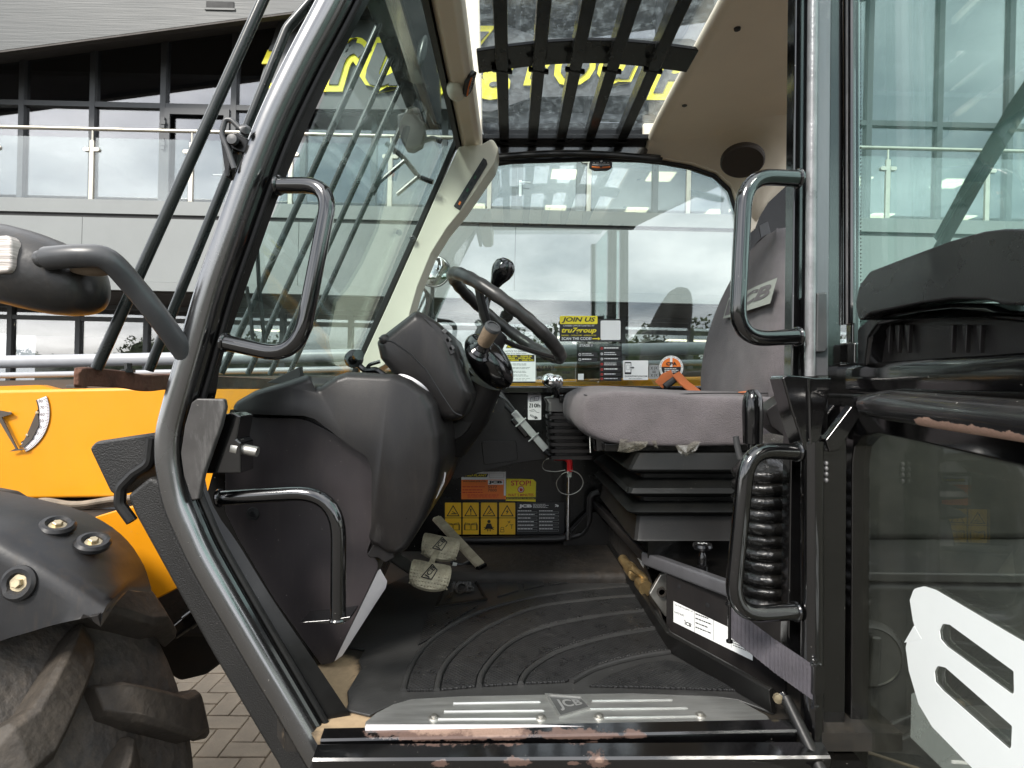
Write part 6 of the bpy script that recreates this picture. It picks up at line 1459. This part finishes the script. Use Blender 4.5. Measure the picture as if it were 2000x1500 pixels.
for i, x in enumerate((868.5, 903, 938.5, 974)):
    pr = Print(Yw); x1 = x + 33; pr.slab(x, 981, x1, 1044.5, K, r=2); pr.rect(x + .7, 981.7, x1 - .7, 1011, AM, 1, r=1.5); pr.rect(x + .7, 1012, x1 - .7, 1043.8, AM, 1, r=1.5)
    cx = x + 16.5; pr.poly([(cx, 986), (cx + 13, 1008.5), (cx - 13, 1008.5)], K, 2); pr.poly([(cx, 989.6), (cx + 10, 1006.6), (cx - 10, 1006.6)], AM, 3)
    if i == 0: pr.poly([(cx - 6, 1004.5), (cx + 7, 1004.5), (cx + 7, 1002.5), (cx - 2, 1002.5)], K, 4); pr.line(cx - 2, 999, cx + 4, 1002, 1.2, K, 4)
    if i == 1: pr.poly([(cx - 1.6, 993.5), (cx + 1.6, 993.5), (cx + .7, 1001.5), (cx - .7, 1001.5)], K, 4); pr.disc(cx, 1004, 1.2, K, 4)
    if i == 2: pr.line(cx - 4, 1005, cx + 3, 996, 1.2, K, 4); pr.line(cx - 1, 1004, cx + 5, 1001, 1.2, K, 4); pr.disc(cx + 3, 995.5, 1.3, K, 4)
    if i == 3: pr.poly([(cx + 2.4, 993), (cx - 3, 1000), (cx, 1000), (cx - 2, 1005.6), (cx + 3.4, 998.6), (cx + .4, 998.6)], K, 4)
    if i in (0, 1):
        for k in range(3): pr.frame([(cx - 11 - k, 1024 - 3 + k * 2), (cx - 1, 1023 + k), (cx - 1, 1035), (cx - 11 - k, 1035)], .8, K, 2); pr.frame([(cx + 11 + k, 1021 + k * 2), (cx + 1, 1023 + k), (cx + 1, 1035), (cx + 11 + k, 1035)], .8, K, 2)
    if i == 2: pr.disc(cx, 1018.6, 3.2, K, 2); pr.poly([(cx - 4, 1022.5), (cx + 4, 1022.5), (cx + 8, 1033), (cx - 8, 1033)], K, 2); pr.line(cx - 10, 1030, cx + 10, 1034, 1.2, K, 2); pr.line(cx + 10, 1030, cx - 10, 1034, 1.2, K, 2); pr.poly([(cx - 4, 1034), (cx - 1, 1034), (cx - 2.4, 1039)], K, 2); pr.poly([(cx + 4, 1034), (cx + 1, 1034), (cx + 2.4, 1039)], K, 2)
    if i == 3: pr.frame([(cx - 12, 1030), (cx - 7, 1030), (cx - 6, 1039), (cx - 13, 1039)], .8, K, 2); pr.line(cx - 12, 1034, cx - 6, 1034, .8, K, 2); pr.line(cx - 3, 1029, cx + 1, 1025, 1.2, K, 2); pr.line(cx + 1, 1018, cx + 6, 1021, 1.0, K, 2); pr.line(cx + 6, 1017, cx + 2, 1022, 1, K, 2); pr.line(cx + 9, 1025, cx + 9, 1033, 1, K, 2); pr.line(cx + 5.5, 1025, cx + 12, 1025, 1, K, 2)
    pr.build('warning_sticker', tel, ('amber warning sticker with a crushing hand symbol', 'amber warning sticker with exclamation mark', 'amber warning sticker with a seated belted figure', 'amber warning sticker with a lightning symbol')[i])
pr = Print(Yw); pr.slab(1009, 981, 1102, 1044, K, r=1.5); pr.text('JCB', 1013, 985, 1039, 993, W, 1, off=.07); pr.bars(1041, 984.5, 1074, 993, 4, W, 1, .4, 2)
pr.disc(1089, 988, 2.2, W, 1); pr.line(1084, 990, 1090, 986, 1.2, W, 1); pr.rect(1084, 985, 1088, 987, W, 1)
for k in range(6):
    y = 997 + k * 7.0
    pr.bars(1011, y, 1045, y + 1.8, 1, W, 1, .8, k); pr.frame([(1011, y + 2.6), (1049, y + 2.6), (1049, y + 5.6), (1011, y + 5.6)], .5, GR, 1)
    pr.bars(1053, y, 1084, y + 1.8, 1, W, 1, .8, 30 + k); pr.frame([(1053, y + 2.6), (1091, y + 2.6), (1091, y + 5.6), (1053, y + 5.6)], .5, GR, 1)
pr.build('rating_plate', tel, 'black rating plate with white print')
for o in bpy.data.objects:
    if '_b' in o: del o['_b']
